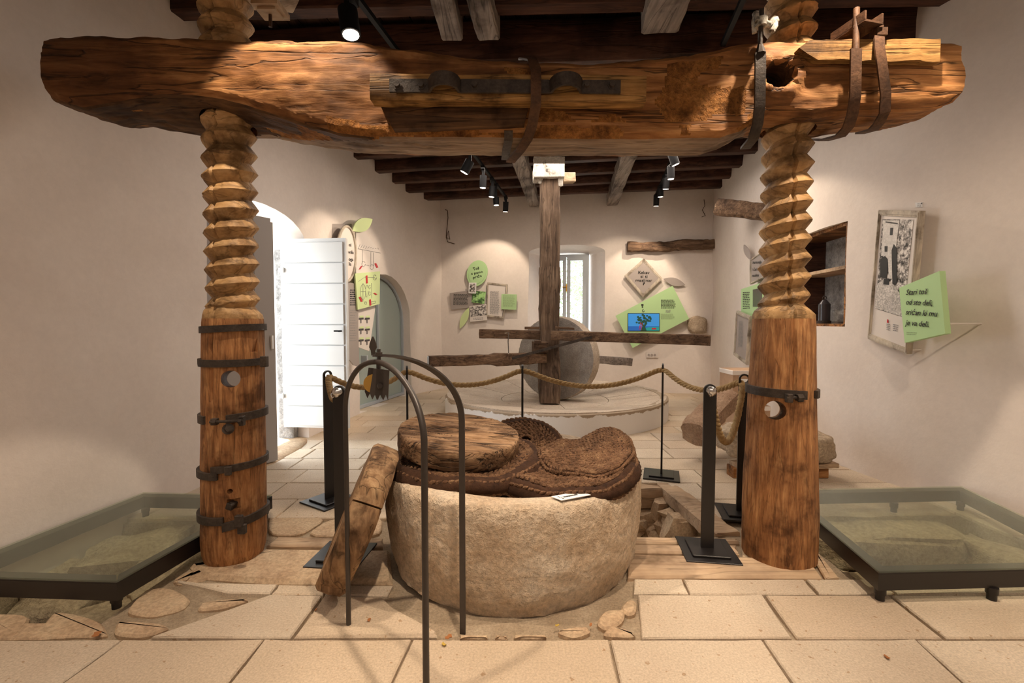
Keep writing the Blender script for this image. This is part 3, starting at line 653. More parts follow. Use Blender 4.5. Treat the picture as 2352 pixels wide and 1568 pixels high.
one('bolt', lambda bm: (box(bm, D(2018, 78, 2.26), (.05, .05, .035)), box(bm, D(2014, 72, 2.27), (.05, .02, .05))), M['rust'], pb)

# ---------------------------------------------------------------- wooden screws
def screw(name, cx, cy, foot, prof, z_start, z_end, pitch, rmin, rmax, phase, label, top=3.55, zT=1):
    """prof: plain shaft radius by height; above z_start a single-start thread climbs"""
    r = root(name, V(foot[0], foot[1], 0), label, 'press screw')
    NA = 64; zs = []; z = 0
    while z < z_start+.07: zs.append(z); z += .022
    bm = bmesh.new(); R = []
    for z in zs:
        k = min(1, z/z_start); ax, ay = foot[0]+(cx-foot[0])*k, foot[1]+(cy-foot[1])*k; ring = []
        for i in range(NA):
            a = 2*pi*i/NA; rb = lerp_tab(prof, z)
            w = min(1, max(0, (z-z_start+.0+.012*sin(a+1))/.06)); rr = rb*(1-w)+(rmin-.004)*w
            p = V(cos(a), sin(a), z)
            rr += (.006*fbm(V(p.x*.9, p.y*.9, z*.5), 2.2, 3)+.003*nv(V(p.x*3, p.y*3, z*1.2), 4, 4)) if z < z_start else .003*nv(p, 7, 8)+.0025*nv(V(p.x*4, p.y*4, z*8), 4, 9)
            crack = -pi/2-.18+.10*sin(z*3.1)+.05*sin(z*11)
            dd = abs((a-crack+pi) % (2*pi)-pi)
            if dd < .06 and z > .9 and z < 2.4: rr -= .012
            ring.append(bm.verts.new((ax+rr*cos(a), ay+rr*sin(a), z)))
        R.append(ring)
    ms = len(zs)-5
    for i in range(len(R)-1):
        for j in range(NA):
            f = bm.faces.new((R[i][j], R[i][(j+1) % NA], R[i+1][(j+1) % NA], R[i+1][j])); f.material_index = 1 if i > ms-1 else 0
    bm.faces.new(R[0][::-1]); bm.faces.new(R[-1])
    sh = fin('shaft', bm, [M['post'], M['screw']], r, True, 33)
    bm = bmesh.new(); R = []; NP = 12; n = int((top-z_start+pitch*2)/pitch)*NP
    for k in range(n):
        ring = []; f0 = (k % NP)/NP; tri = 1-abs(2*f0-1)
        for i in range(NA+1):
            a = 2*pi*i/NA; z = z_start-pitch*1.3+(k/NP+i/NA+phase)*pitch
            rt = rmin+(rmax-rmin)*(min(1, tri*1.02) if f0 != .5 else 1)
            wz = min(1, max(0, (z-z_start+.01)/.03)); kz = min(1, z/zT); ax, ay = foot[0]+(cx-foot[0])*min(1, z/z_start), foot[1]+(cy-foot[1])*min(1, z/z_start)
            p = V(cos(a), sin(a), z); rr = (rmin-.012)*(1-wz)+rt*wz + .0035*nv(p, 5, 7)+.0022*nv(V(p.x*3, p.y*3, z*7), 4, 9)
            if f0 == .5: rr -= .006*max(0, nv(V(cos(a)*2, sin(a)*2, z*6), 2.5, 5))*2
            crack = -pi/2-.18+.10*sin(z*3.1)+.05*sin(z*11); dd = abs((a-crack+pi) % (2*pi)-pi)
            if dd < .05: rr -= .016
            ring.append(bm.verts.new((ax+rr*cos(a), ay+rr*sin(a), z)))
        R.append(ring)
    for A, B in zip(R, R[1:]):
        for j in range(NA): bm.faces.new((A[j], A[j+1], B[j+1], B[j]))
    th = fin('thread', bm, M['screw'], r, True, 30); return r, sh
LFt = (D(539, 1290, 2.50).x, 2.50); RFt = (D(1786, 1290, 2.51).x, 2.51)
zL = D(1, 718, 2.40).z; zR = D(1, 716, 2.40).z
ls, lsh = screw('wooden_screw', LX, LY, LFt, [(0, .142), (.05, .155), (.12, .160), (.5, .158), (.8, .153), (1.1, .152), (1.3, .147), (1.38, .138)], zL, 3.6, .0985, .098, .133, .55,
    'carved oak screw post at left, banded with five iron hoops below the thread')
rs, rsh = screw('wooden_screw', RX, RY, RFt, [(0, .183), (.25, .186), (.5, .178), (.8, .168), (1.0, .160), (1.2, .155), (1.34, .150), (1.40, .135)], zR, 3.6, .1005, .092, .128, .80,
    'carved oak screw post at right with a flared smooth foot and one iron hoop')
def hole(sh, rt, px, py, rad, ang=0, y=2.5, dz=0):
    p = D(px, py, y-.13); d = V(sin(ang), cos(ang), dz)
    boolean(sh, cutter(lambda bm: (cyl(bm, p-d*.3, p+d*.6, rad, seg=24))))
hole(lsh, ls, 529, 870, .045, -.46, 2.5, -.10); hole(rsh, rs, 1784, 943, .050, .44, 2.46, -.14)
def pock(sh, rt, c, s, rot=None): boolean(sh, cutter(lambda bm: box(bm, Vector(c), s, rot)))
q = D(586, 793, 2.45); pock(lsh, ls, q+V(.03, -.0, 0), (.09, .07, .09), Matrix.Rotation(.2, 3, 'Y'))
q = D(524, 1130, 2.35); boolean(lsh, cutter(lambda bm: cyl(bm, q-V(0, .1, 0), q+V(0, .07, 0), .013, seg=12)))
q = D(531, 1160, 2.35); pock(lsh, ls, q, (.058, .09, .054))
q = D(1853, 860, 2.5); pock(rsh, rs, q+V(.02, 0, 0), (.06, .06, .09))
resharp(lsh, 33); resharp(rsh, 33)
def postpt(c, r, a, z): return V(c[0]+r*sin(a), c[1]-r*cos(a), z)     # a=0 faces the camera
def hoop(parent, c, r, z, h, a0, a1, tilt=0, th=.012, name='hoop', mat=None, lobes=()):
    P = [postpt(c, r, a0+(a1-a0)*i/40, z+tilt*sin(a0+(a1-a0)*i/40)) for i in range(41)]
    def f(bm):
        sweep(bm, P, [(-h/2, -th/2), (h/2, -th/2), (h/2, th/2), (-h/2, th/2)], up=None) if False else None
        R = []
        for i, p in enumerate(P):
            a = a0+(a1-a0)*i/40; n = V(sin(a), -cos(a), 0)
            R.append([bm.verts.new(p+n*u+V(0, 0, w)) for u, w in ((-.004, -h/2), (th, -h/2), (th, h/2), (-.004, h/2))])
        for A, B in zip(R, R[1:]):
            for j in range(4): bm.faces.new((A[j], A[(j+1) % 4], B[(j+1) % 4], B[j]))
        bm.faces.new(R[0][::-1]); bm.faces.new(R[-1])
        for (c_, s_) in lobes: box(bm, c_, s_, bevel=.003)
    return one(name, f, mat or M['iron'], parent, False, 35)
def lc(z): k = z/zL; return (LFt[0]+(LX-LFt[0])*k, LFt[1]+(LY-LFt[1])*k)
z1 = D(530, 755, 2.36).z; hoop(ls, lc(z1), .150, z1, .036, -2.9, 2.9, .008)
z2 = D(530, 835, 2.36).z; c = lc(z2)
h2 = hoop(ls, c, .155, z2, .038, -2.6, 2.6, 0, lobes=[(D(607, 830, 2.44), (.034, .03, .058)), (D(463, 830, 2.42), (.03, .03, .036))])
z3 = D(530, 966, 2.35).z; c = lc(z3)
hoop(ls, c, .157, z3+.002, .042, .32, 3.0, .012, lobes=[(D(556, 966, 2.335), (.022, .03, .05))]); hoop(ls, c, .157, z3-.002, .042, -3.0, -.42, .0, lobes=[(D(493, 968, 2.335), (.03, .03, .034))])
one('hoop_bolt', lambda bm: (cyl(bm, D(482, 969, 2.32), D(560, 966, 2.32), .007, seg=8), cyl(bm, D(488, 969, 2.32), D(497, 969, 2.32), .013, seg=6), cyl(bm, D(548, 967, 2.32), D(556, 967, 2.32), .014, seg=6)), M['iron'], ls, False, 40)
one('bolt_head', lambda bm: (cyl(bm, D(524, 985, 2.36), D(524, 985, 2.33), .028, seg=14), cyl(bm, D(524, 983, 2.33), D(526, 984, 2.30), .017, seg=6)), M['iron'], ls, False, 40)
z4 = D(530, 1085, 2.35).z; c = lc(z4)
hoop(ls, c, .160, z4+.014, .036, -.12, 3.0, .01); hoop(ls, c, .164, z4-.020, .036, -3.0, .08, .0, lobes=[(D(524, 1081, 2.325), (.03, .022, .045))])
z5 = D(530, 1200, 2.35).z; c = lc(z5)
hoop(ls, c, .163, z5+.010, .040, -3.0, .25, 0.0, lobes=[(D(549, 1196, 2.325), (.036, .026, .06))]); hoop(ls, c, .164, z5-.03, .044, .22, 3.0, .03, lobes=[(D(556, 1214, 2.335), (.04, .026, .05))])
one('square_bolt', lambda bm: box(bm, D(532, 1160, 2.375), (.036, .05, .036), Matrix.Rotation(.3, 3, 'Y'), .004), M['iron'], ls)
zr = D(1786, 909, 2.34).z
def rc(z): k = z/zR; return (RFt[0]+(RX-RFt[0])*k, RFt[1]+(RY-RFt[1])*k)
c = rc(zr)
hoop(rs, c, .166, zr+.003, .045, -3.0, .18, -.006, .014, lobes=[(D(1812, 914, 2.33), (.03, .03, .045))]); hoop(rs, c, .166, zr, .040, .62, 3.0, 0, .014, lobes=[(D(1836, 912, 2.36), (.03, .035, .045))])
one('hoop_bolt', lambda bm: (cyl(bm, D(1806, 914, 2.32), D(1842, 912, 2.335), .008, seg=8), cyl(bm, D(1830, 913, 2.325), D(1842, 912, 2.33), .018, seg=6)), M['iron'], rs, False, 40)

# ---------------------------------------------------------------- stone basin
BC = V(.005, 2.66, 0); BR = .725
bo = root('stone_basin', BC, 'round chiselled limestone basin filled with plaited mats', 'stone basin')
def basin(bm):
    prof = [(0, -.02, .3), (.675, -.02, 1), (.692, .04, 1), (.706, .11, 1), (.72, .20, 1), (.727, .34, 1), (.728, .44, 1), (.718, .487, .6), (.700, .500, .3), (.66, .503, .3), (.615, .500, .3), (.598, .485, .4), (.590, .45, .4), (.58, .40, .3), (0, .38, .2)]
    pr = []
    for (a, b, n), (c, d, n2) in zip(prof, prof[1:]):
        m = max(1, int(sqrt((a-c)**2+(b-d)**2)/.022)) if a > .3 and c > .3 else 1
        for k in range(m): pr.append((a+(c-a)*k/m, b+(d-b)*k/m, n))
    pr.append(prof[-1]); NA = 200; R = []
    for r, z, n in pr:
        ring = []
        for i in range(NA):
            a = 2*pi*i/NA; p = V(r*cos(a), r*sin(a), z)
            d = n*(.012*fbm(p, 2.4, 5, 4)+.006*nv(p, 22, 6)+.005*nv(V(p.x+p.z*.5, p.y, p.z), 48, 7)); e = .030*fbm(p, 4, 8)*max(0, 1-z/.15) if r > .5 else 0
            ring.append(bm.verts.new((BC.x+(r+d+e)*cos(a), BC.y+(r+d+e)*sin(a), z+.3*d+(-.012*cos(a)) + (e if z < .05 else 0))))
        R.append(ring)
    for A, B in zip(R, R[1:]):
        for j in range(NA): bm.faces.new((A[j], A[(j+1) % NA], B[(j+1) % NA], B[j]))
one('bowl', basin, M['basin'], bo, True, 60)
# small info strip lying on the rim
lab = [F(1266, 1141, .507), F(1290, 1150, .507), F(1357, 1137, .507), F(1330, 1129, .507)]
lb = root('info_strip', lab[0], 'small white label strip lying on the front rim of the stone basin', 'label')
one('card', lambda bm: prism(bm, lab, (0, 0, .003)), M['white'], lb)
M2 = lambda a, b, k: a+(b-a)*k
def strip_text(bm):
    e1 = lab[3]-lab[0]; e2 = lab[1]-lab[0]; ex = (lab[2]-lab[1])
    for i in range(9):
        p = lab[0]+ex*(.22+.055*i)+e2*.45+V(0, 0, .0035); prism(bm, [p, p+ex*.035, p+ex*.035+e2*.2, p+e2*.2], (0, 0, .0006))
    p = lab[0]+ex*.80+e2*.3+V(0, 0, .0035); prism(bm, [p, p+ex*.1, p+ex*.1+e2*.25, p+e2*.25], (0, 0, .0006))
    for i in range(6):
        a = i*pi/3; p = lab[0]+ex*(.12+.03*cos(a))+e2*(.5+.25*sin(a))+V(0, 0, .0035); prism(bm, [p, p+ex*.02, p+ex*.02+e2*.1, p+e2*.1], (0, 0, .0006))
one('lettering', strip_text, M['ink'], lb)
# ---------------------------------------------------------------- plaited mats
def plait(r, th, w=.036):
    k = r/w; ri = math.floor(k); f = k-ri; n = max(8, round(2*pi*max(r, .05)/.055)); ph = th*n/(2*pi)+(.5*(f if ri % 2 else 1-f))*1.2
    return (sin(pi*f)**.6)*(.45+.55*abs(sin(pi*ph)))
def mat_mesh(bm, Rr, r0, th, bend, NA=260, NR=46, seed=0, a0=0, a1=2*pi):
    """disc of plaited rings, thickness th, passed through bend(x, y, n)->point"""
    full = abs(a1-a0-2*pi) < 1e-6; prof = []
    for i in range(NR+1): prof.append((r0+(Rr-r0)*i/NR, 1, 0))
    for i in range(1, 8): a = pi*i/8; prof.append((Rr, cos(a), sin(a)))
    for i in range(NR//2+1): prof.append((Rr+(r0-Rr)*i/(NR//2), -1, 0))
    G = []
    na = NA if full else NA+1
    for i in range(na):
        t = a0+(a1-a0)*i/NA; row_ = []
        for r, s, e in prof:
            wob = 1+.03*nv((cos(t)*2, sin(t)*2, seed), 1.2, seed)
            rr = (r+e*th/2)*wob; h = plait(r, t)*.013; 
            if e: h = .013*(.45+.55*abs(sin(pi*(t*Rr/.055+s*1.2))))
            z = s*(th/2+h*(1 if not e else .4)) ; rr += e*h
            h2 = .006*nv((rr*cos(t), rr*sin(t), s), 9, seed)+.0035*nv((rr*cos(t), rr*sin(t), s), 70, seed)
            row_.append(bm.verts.new(bend(rr*cos(t), rr*sin(t), z+h2)))
        G.append(row_)
    m = len(prof)
    for i in range(na if full else NA):
        A, B = G[i], G[(i+1) % na]
        for j in range(m-1): bm.faces.new((A[j], A[j+1], B[j+1], B[j]))
        bm.faces.new((A[m-1], A[0], B[0], B[m-1]))
    if not full: bm.faces.new(G[0]); bm.faces.new(G[-1][::-1])
def thing(name, bmf, mat, loc, label, cat, group=None, smooth=True, sharp=60):
    o = one(name, bmf, mat, None, smooth, sharp); rebase(o, loc); return tag(o, label, cat, group)
def stitches(bm, Rr, r0, th, bend, seed=0, w=.040, sides=(1, -1)):
    """plaited cord: rings of slanted lozenge strands laid over both faces and the rim"""
    random.seed(seed); L = []
    r = r0+w/2
    while r < Rr:
        for s in sides: L.append((r, s*th/2, s, 0))
        r += w
    ne = max(2, round(th/w))
    for q in range(ne): zz = th*((q+.5)/ne-.5); L.append((Rr+th*.5*sqrt(max(0, 1-(2*zz/th)**2))*.7-.001, zz, 1, 1))
    for ri, (r, z, s, e) in enumerate(L):
        n = max(8, int(2*pi*r/.030))
        for i in range(n):
            for half in (0, 1):
                t = 2*pi*(i+.5*half)/n+random.uniform(-.1, .1)/n*3; rr = r+(half-.5)*w*.46*(0 if e else 1); zz = z+(half-.5)*w*.4*(1 if e else 0)
                d = 1e-3; P = bend(rr*cos(t), rr*sin(t), zz); Pt = (bend(rr*cos(t+d), rr*sin(t+d), zz)-P).normalized(); Pr = (bend((rr+d)*cos(t), (rr+d)*sin(t), zz)-P).normalized()
                N_ = Pr.cross(Pt).normalized()*-1; N_ = N_ if N_.dot(bend(rr*cos(t), rr*sin(t), zz+d)-P) > 0 else -N_
                if e: acr = N_; nrm = Pr
                else: acr = Pr; nrm = N_*(1 if s > 0 else -1)
                sl = (.40 if e else .62)*(1 if half else -1); k = random.uniform(.85, 1.15); ax = (Pt*cos(sl)+acr*sin(sl)).normalized(); bx = (acr*cos(sl)-Pt*sin(sl)).normalized(); c = P+nrm*(.004+random.uniform(-.002, .002))
                la, lb, lc_ = .025*k, .0105*k, .0125
                ring = []
                for q, f in ((-1, .25), (-.5, .85), (.1, 1), (.6, .8), (1, .2)):
                    ring.append([bm.verts.new(c+ax*(q*la)+(bx*(cos(g)*lb)+nrm*(sin(g)*lc_))*f+nrm*(.004*q)) for g in (0, pi/3, 2*pi/3, pi, 3*pi/2)])
                for A, B in zip(ring, ring[1:]):
                    for j in range(5): bm.faces.new((A[j], A[(j+1) % 5], B[(j+1) % 5], B[j]))
                bm.faces.new(ring[0][::-1]); bm.faces.new(ring[-1])
    random.seed(seed+100)
def plaited(loc, label, Rr, r0, th, bend, seed, **k):
    rt = root('plaited_mat', V(*loc), label, 'mat')
    one('mat_body', lambda bm: mat_mesh(bm, Rr, r0, th, bend, NA=120, NR=24, seed=seed), M['matdark'], rt, True, 60)
    o = one('plaited_cord', lambda bm: stitches(bm, Rr, r0, th, bend, seed, **k), M['mat'], rt, True, 60); o['kind'] = 'stuff'
plaited((-.265, 2.6, .45), 'thick brown plaited fibre mat lying under the round wooden lid', .385, .05, .085, lambda x, y, z: V(-.255+x*1.02, 2.60+y*1.13, .495+z*(1+.25*nv((x, y, 0), 5, 3))+.035*nv((x, y, 0), 5, 1)), 1)
def bend2(x, y, z):
    X = x; up = max(0, X-.05); lift = .42*up*up+.0*up; nx = -(.84*up if X > .05 else 0); n = V(nx, 0, 1).normalized()
    return V(.285+X*.97, 2.455+y*.95, .488+lift-.01*max(0, -X/.4))+n*z*(1+.3*nv((x, y, 0), 5, 3))+V(0, 0, .030*nv((x, y, 0), 5, 7))
plaited((.33, 2.45, .45), 'thick brown plaited mat at the right of the basin, its edge curling up', .375, .04, .07, bend2, 2)
def bend3(x, y, z):
    p = bend2(x*.72+.13, y*.86, z); return p+V(.0, .06, .052+.05*max(0, x/.3)*max(0, y/.3+.3)-.02*max(0, -y/.3))
plaited((.37, 2.5, .55), 'smaller plaited mat folded on top of the curling mat at right', .35, .03, .05, bend3, 3)
def bend4(x, y, z):
    c = V(.09, 2.92, .52); t = V(1, 0, -.08).normalized(); u = V(.0, .75, .52).normalized(); n = t.cross(u); return c+t*x+u*y*.8+n*z
plaited((.07, 2.92, .45), 'brown plaited mat propped up behind the round wooden lid', .21, .03, .06, bend4, 4)
# ---------------------------------------------------------------- round wooden lid on the mats
LC = V(-.30, 2.56, .640); 
lr = root('wooden_disc', LC, 'cracked round wooden lid lying on the mats in the basin', 'wooden lid')
def lidm(bm, r=.342, z0=-.055, z1=.055, NA=200):
    rot = Matrix.Rotation(radians(6.0), 3, 'Y') @ Matrix.Rotation(radians(4.5), 3, 'X') @ rz(-.16); prof = [(.0, z1)]
    for i in range(1, 34): prof.append((r*i/35, z1))
    prof += [(r*.955, z1), (r*.985, z1-.008), (r, z1-.02), (r*1.0, z1-.045), (r*.99, 0-.01), (r*.99, z0+.02), (r*.97, z0), (r*.5, z0), (0, z0)]
    R = []
    for q, z in prof:
        ring = []
        for i in range(NA):
            a = 2*pi*i/NA; x, y = q*cos(a), q*sin(a); d = 0
            e = .012*nv((cos(a)*2, sin(a)*2, z*9), 1.6, 3)+.005*nv((cos(a)*2, sin(a)*2, z*20), 8, 3) if q > .3 else 0
            if z == z1: d = -.012*abs(nv((x*1.2, y*22, 0), 1.3, 2))*2 + .004*nv((x, y, 0), 6)-.014*sum(max(0, 1-abs(y-o-.012*nv((x*5, o*9, 0), 1, 4))/.007) for o in (-.25, -.16, -.09, -.02, .04, .11, .19, .26))
            pnt = V(x*(1+e*2), y*(1+e*2), z+d); ring.append(bm.verts.new(LC+rot@pnt))
        R.append(ring)
    for A, B in zip(R, R[1:]):
        for j in range(NA): bm.faces.new((A[j], A[(j+1) % NA], B[(j+1) % NA], B[j]))
    bmesh.ops.remove_doubles(bm, verts=bm.verts, dist=.0008)
one('disc', lidm, M['lid'], lr, True, 50)
# ---------------------------------------------------------------- second disc leaning on the basin, seen from its edge
LE = root('leaning_disc', F(825, 1345), 'worn round plank disc standing on edge against the left of the basin', 'wooden disc')
def lean(bm, f0, f1, R0=.335, th=.135, shrink=1.0):
    """segment f0..f1 (angles round the disc, 0 = towards camera, pi/2 up)"""
    c = V(-.765, 2.235, .335); ax = V(.90, .20, -.40).normalized()          # disc axis
    fy = V(.10, -1, 0); fy = (fy-ax*fy.dot(ax)).normalized(); up = ax.cross(fy); up = -up if up.z < 0 else up
    n = 14; A = []
    for i in range(n+1):
        t = f0+(f1-f0)*i/n; d = fy*cos(t)+up*sin(t); ring = []
        for (k, w) in ((.0, -.5), (.62, -.5), (.955, -.5), (1, -.38), (1.01, 0), (1, .38), (.955, .5), (.62, .5), (.0, .5)):
            q = c+d*(R0*k*shrink*(1.06 if abs(sin(t)) > .7 else 1))+ax*(w*th); e = .010*fbm(q, 5, 2)+.004*nv(q, 25, 3); q += d*e+ax*(.004*nv(q, 12, 5)); ring.append(bm.verts.new(q))
        A.append(ring)
    m = len(A[0])
    for a, b in zip(A, A[1:]):
        for j in range(m-1): bm.faces.new((a[j], a[j+1], b[j+1], b[j]))
        bm.faces.new((a[m-1], a[0], b[0], b[m-1]))
    bm.faces.new(A[0][::-1]); bm.faces.new(A[-1]); bmesh.ops.remove_doubles(bm, verts=bm.verts, dist=.0005)
for f0, f1, s in ((.62, 1.75, 1.0), (-.42, .595, 1.0), (-1.02, -.44, .985), (-1.75, -1.05, .90), (1.76, 2.9, 1), (2.92, 4.5, .98)):
    one('plank', lambda bm: lean(bm, f0, f1, shrink=s, th=.135 if f0 > -1.1 else .11), M['leanwood'], LE, True, 45)
# ---------------------------------------------------------------- iron tripod arches with pulley
tp = root('pulley_tripod', V(-.45, 1.7, 0), 'dark iron three-legged arch with a pulley, in front of the basin', 'iron arch')
L1, L2, L3 = F(801, 1434), V(-.270, 1.385, 0), F(1063, 1455); apx = D(868, 831, 1.68)
def bend_leg(a, b, z_s=.93, n=16, za=None):
    P = [V(a.x, a.y, 0.0), V(a.x, a.y, z_s*.5)]; c = V(b.x, b.y, z_s)
    for i in range(n+1):
        t = pi/2*i/n; k = 1-cos(t); P.append(V(a.x+(b.x-a.x)*k, a.y+(b.y-a.y)*k, z_s+((za or b.z)-z_s)*sin(t)))
    return P
p1 = bend_leg(L1, apx); p2 = bend_leg(L2, apx)
one('arched_tube', lambda bm: sweep(bm, p1+p2[::-1][1:], circ(.0105, 10)), M['hoop'], tp, True, 50)
ap2 = apx+V(-.008, 0, .024); p3 = bend_leg(L3, ap2, .90, za=ap2.z)
flat('flat_leg', p3[:-1]+[ap2+V(-.012, 0, 0)], .024, .009, M['hoop'], tp, (1, -.15, 0))
def spear(bm):
    b = apx+V(-.018, 0, .024); w = [(.0, .006), (.018, .008), (.03, .014), (.045, .012), (.07, .002)]
    prism(bm, [b+V(-.006, 0, 0)]+[b+V(-a-.0, 0, z) for z, a in w]+[b+V(a, 0, z) for z, a in w[::-1]]+[b+V(.006, 0, 0)], (0, .006, 0))
one('leaf_finial', spear, M['hoop'], tp)
one('top_nut', lambda bm: (cyl(bm, apx+V(.004, 0, .022), apx+V(.004, 0, .036), .013, seg=6), cyl(bm, apx+V(.004, 0, .0), apx+V(.004, 0, .048), .007, seg=8)), M['hoop'], tp, False, 40)
def zig(y):
    ang = .12; P = []
    top = D(868, 848, 1.68); 
    def q(px, py): p = D(px, py, 1.68+y); return p
    return [q(858, 846), q(894, 850), q(891, 919), q(886, 906), q(880, 919), q(873, 906), q(866, 919), q(861, 906), q(855, 917), q(849, 902)]
one('front_cheek', lambda bm: prism(bm, zig(-.02), (0, .005, 0)), M['hoop'], tp)
one('rear_cheek', lambda bm: prism(bm, [p+V(-.028, .03, 0) for p in zig(.0)], (0, .005, 0)), M['hoop'], tp)
one('pulley_wheel', lambda bm: (cyl(bm, D(858, 880, 1.69)+V(.0, -.004, 0), D(858, 880, 1.69)+V(.0, .004, 0), .030, seg=24), cyl(bm, D(858, 880, 1.69)+V(.0, -.012, 0), D(858, 880, 1.69)+V(0, -.005, 0), .034, .030, seg=24), cyl(bm, D(858, 880, 1.69)+V(.0, .005, 0), D(858, 880, 1.69)+V(0, .012, 0), .030, .034, seg=24)), M['brass'], tp, True, 35)
one('axle_bolt', lambda bm: (cyl(bm, D(872, 886, 1.64), D(872, 886, 1.72), .005, seg=8), cyl(bm, D(872, 886, 1.645), D(872, 886, 1.66), .011, seg=6)), M['hoop'], tp, False, 40)
one('hanger', lambda bm: box(bm, (apx+D(872, 850, 1.68))/2, (.012, .02, .04)), M['hoop'], tp)
# ================================================================ MILL
ml = root('mill_bed', MC, 'round plastered mill bed with a stone rim in front of the window', 'mill bed')
def millbase(bm):
    NA = 120; prof = [(1.0, -.02), (1.0, .10), (1.0, .2), (.998, .262), (.985, .275), (.6, .27), (0, .15)]; prof = [(1.0, -.02), (1.0, .12), (1.0, .26), (.99, .272), (.93, .268), (.93, .10), (0, .10)]
    R = []
    for k, z in prof:
        ring = []
        for i in range(NA):
            a = 2*pi*i/NA; r = MR*k+.015*nv((cos(a)*2, sin(a)*2, z), 2); ring.append(bm.verts.new((MC.x+r*cos(a), MC.y+r*sin(a), z+.012*cos(a)+.006*nv((cos(a)*6, sin(a)*6, 0), 3)*(z > .2))))
        R.append(ring)
    for A, B in zip(R, R[1:]):
        for j in range(NA): bm.faces.new((A[j], A[(j+1) % NA], B[(j+1) % NA], B[j]))
one('plastered_drum', millbase, M['millwall'], ml, True, 40)
def sector(r0, r1, a0, a1, z0, z1, n=6):
    def f(bm):
        g = .004; P = []; 
        for r, z in ((r0, z0), (r1, z1)):
            P.append([V(MC.x+r*cos(a0+(a1-a0)*i/n+(g/r if i == 0 else -g/r if i == n else 0)), MC.y+r*sin(a0+(a1-a0)*i/n+(g/r if i == 0 else -g/r if i == n else 0)), z+.004*nv((r, a0*3+i, 0), 3)) for i in range(n+1)])
        poly = P[0]+P[1][::-1]; prism(bm, poly, (0, 0, -.05))
    return f
a = .1; k = 0
while a < 2*pi+.05:
    w = random.uniform(.5, .68); b = min(a+w, 2*pi+.1); one('radial_slab', sector(.78, MR*.985, a, b, .185, .285), M['millfloor'], ml, False, 30); a = b
a = .3
while a < 2*pi+.25:
    b = min(a+.9, 2*pi+.3); one('bed_slab', sector(.06, .772, a, b, .175, .182), M['millfloor'], ml); a = b
one('centre_stone', lambda bm: cyl(bm, MC+V(0, 0, .1), MC+V(0, 0, .18), .058, seg=16), M['millfloor'], ml)
# millstone
WX = D(1281, 818, 6.62); wn_dir = V(-sin(radians(30)), -cos(radians(30)), 0)
ws = root('millstone', V(WX.x, WX.y, .185), 'large upright grey millstone standing on the round mill bed', 'millstone')
def wheel(bm, part):
    m = Matrix((V(wn_dir.y, -wn_dir.x, 0)*-1, V(0, 0, 1), wn_dir)).transposed(); c = V(WX.x, WX.y, .785+.0); R = []; NA = 128
    prof = ([(.085, .115), (.2, .125), (.4, .128), (.56, .125), (.588, .118)] if part == 'face' else [(.588, .118), (.602, .10), (.605, 0), (.602, -.10), (.588, -.118)] if part == 'tread' else [(.588, -.118), (.3, -.125), (.085, -.115), (.085, .115)])
    for r, z in prof:
        ring = []
        for i in range(NA):
            a = 2*pi*i/NA; d = .004*nv((cos(a)*9, sin(a)*9, z*9), 2)+(-.004 if part == 'tread' and i % 2 and abs(z) < .11 else 0); ring.append(bm.verts.new(c+m@V((r+d)*cos(a), (r+d)*sin(a), z)))
        R.append(ring)
    for A, B in zip(R, R[1:]):
        for j in range(NA): bm.faces.new((A[j], A[(j+1) % NA], B[(j+1) % NA], B[j]))
one('stone_face', lambda bm: (wheel(bm, 'face'), wheel(bm, 'back')), M['granite'], ws, True, 30)
one('dressed_tread', lambda bm: wheel(bm, 'tread'), M['tread'], ws, True, 30)['label'] = 'pale dressed tread of the millstone'
# mill post and arms
PY = 6.28
pt = root('mill_post', V(D(1263, 900, PY).x, PY, .19), 'tall grey-brown square timber post in front of the millstone', 'mill post')
zt = D(1263, 405, PY-.13).z
rough_beam('upper_post', D(1263, 640, PY), V(D(1263, 405, PY).x, PY, zt), .26, .26, M['oldwood'], pt, .010, 81, 30, up=(0, 1, 0))
rough_beam('lower_post', V(D(1261, 900, PY).x, PY, .20), D(1262, 615, PY), .27, .28, M['oldwood'], pt, .018, 82, 30, up=(0, 1, 0), taper=lambda k: 1.0+.05*sin(k*9))
rough_beam('wedge', D(1205, 753, 6.1), D(1238, 753, 6.1), .10, .035, M['oldwood_x'], pt, .004, 83, 6); rough_beam('wedge', D(1275, 752, 6.0), D(1318, 755, 6.0), .08, .03, M['oldwood_x'], pt, .004, 84, 6)
rough_beam('wedge', D(1224, 797, 6.05), D(1256, 797, 6.08), .14, .15, M['oldwood_x'], pt, .008, 85, 6); rough_beam('wedge', D(1228, 785, 6.02), D(1243, 785, 6.02), .1, .04, M['oldwood_x'], pt, .006, 86, 6)
a1 = root('draught_arm', D(1263, 770, 6.1), 'long horizontal timber arm through the mill post reaching right', 'timber arm')
rough_beam('bar', D(1103, 766, 6.5), D(1245, 769, 6.30), .12, .125, M['oldwood_x'], a1, .006, 87, 14)
rough_beam('bar', D(1268, 770, 6.05), D(1632, 781, 5.3), .12, .125, M['oldwood_x'], a1, .007, 88, 30)
a2 = root('axle_arm', D(1100, 828, 5.9), 'lower timber arm with pale sawn end reaching left of the mill post', 'timber arm')
e0 = D(984, 829, 5.55)
rough_beam('bar', e0, D(1252, 822, 6.12), .12, .13, M['oldwood_x'], a2, .010, 89, 22, taper=lambda k: 1+.28*sin(k*pi)**2*(k > .5))
one('sawn_end', lambda bm: box(bm, e0+V(-.004, -.004, 0), (.02, .11, .118), rz(.2), .004), M['frame'], a2)['label'] = 'pale blue-grey sawn end'
rough_beam('bar', D(1300, 820, 6.55), D(1448, 831, 7.05), .11, .12, M['timber'], a2, .012, 90, 12)
br = root('iron_brace', D(1270, 798, 5.9), 'long flat iron bar slanting between the two timber arms of the mill', 'iron bar')
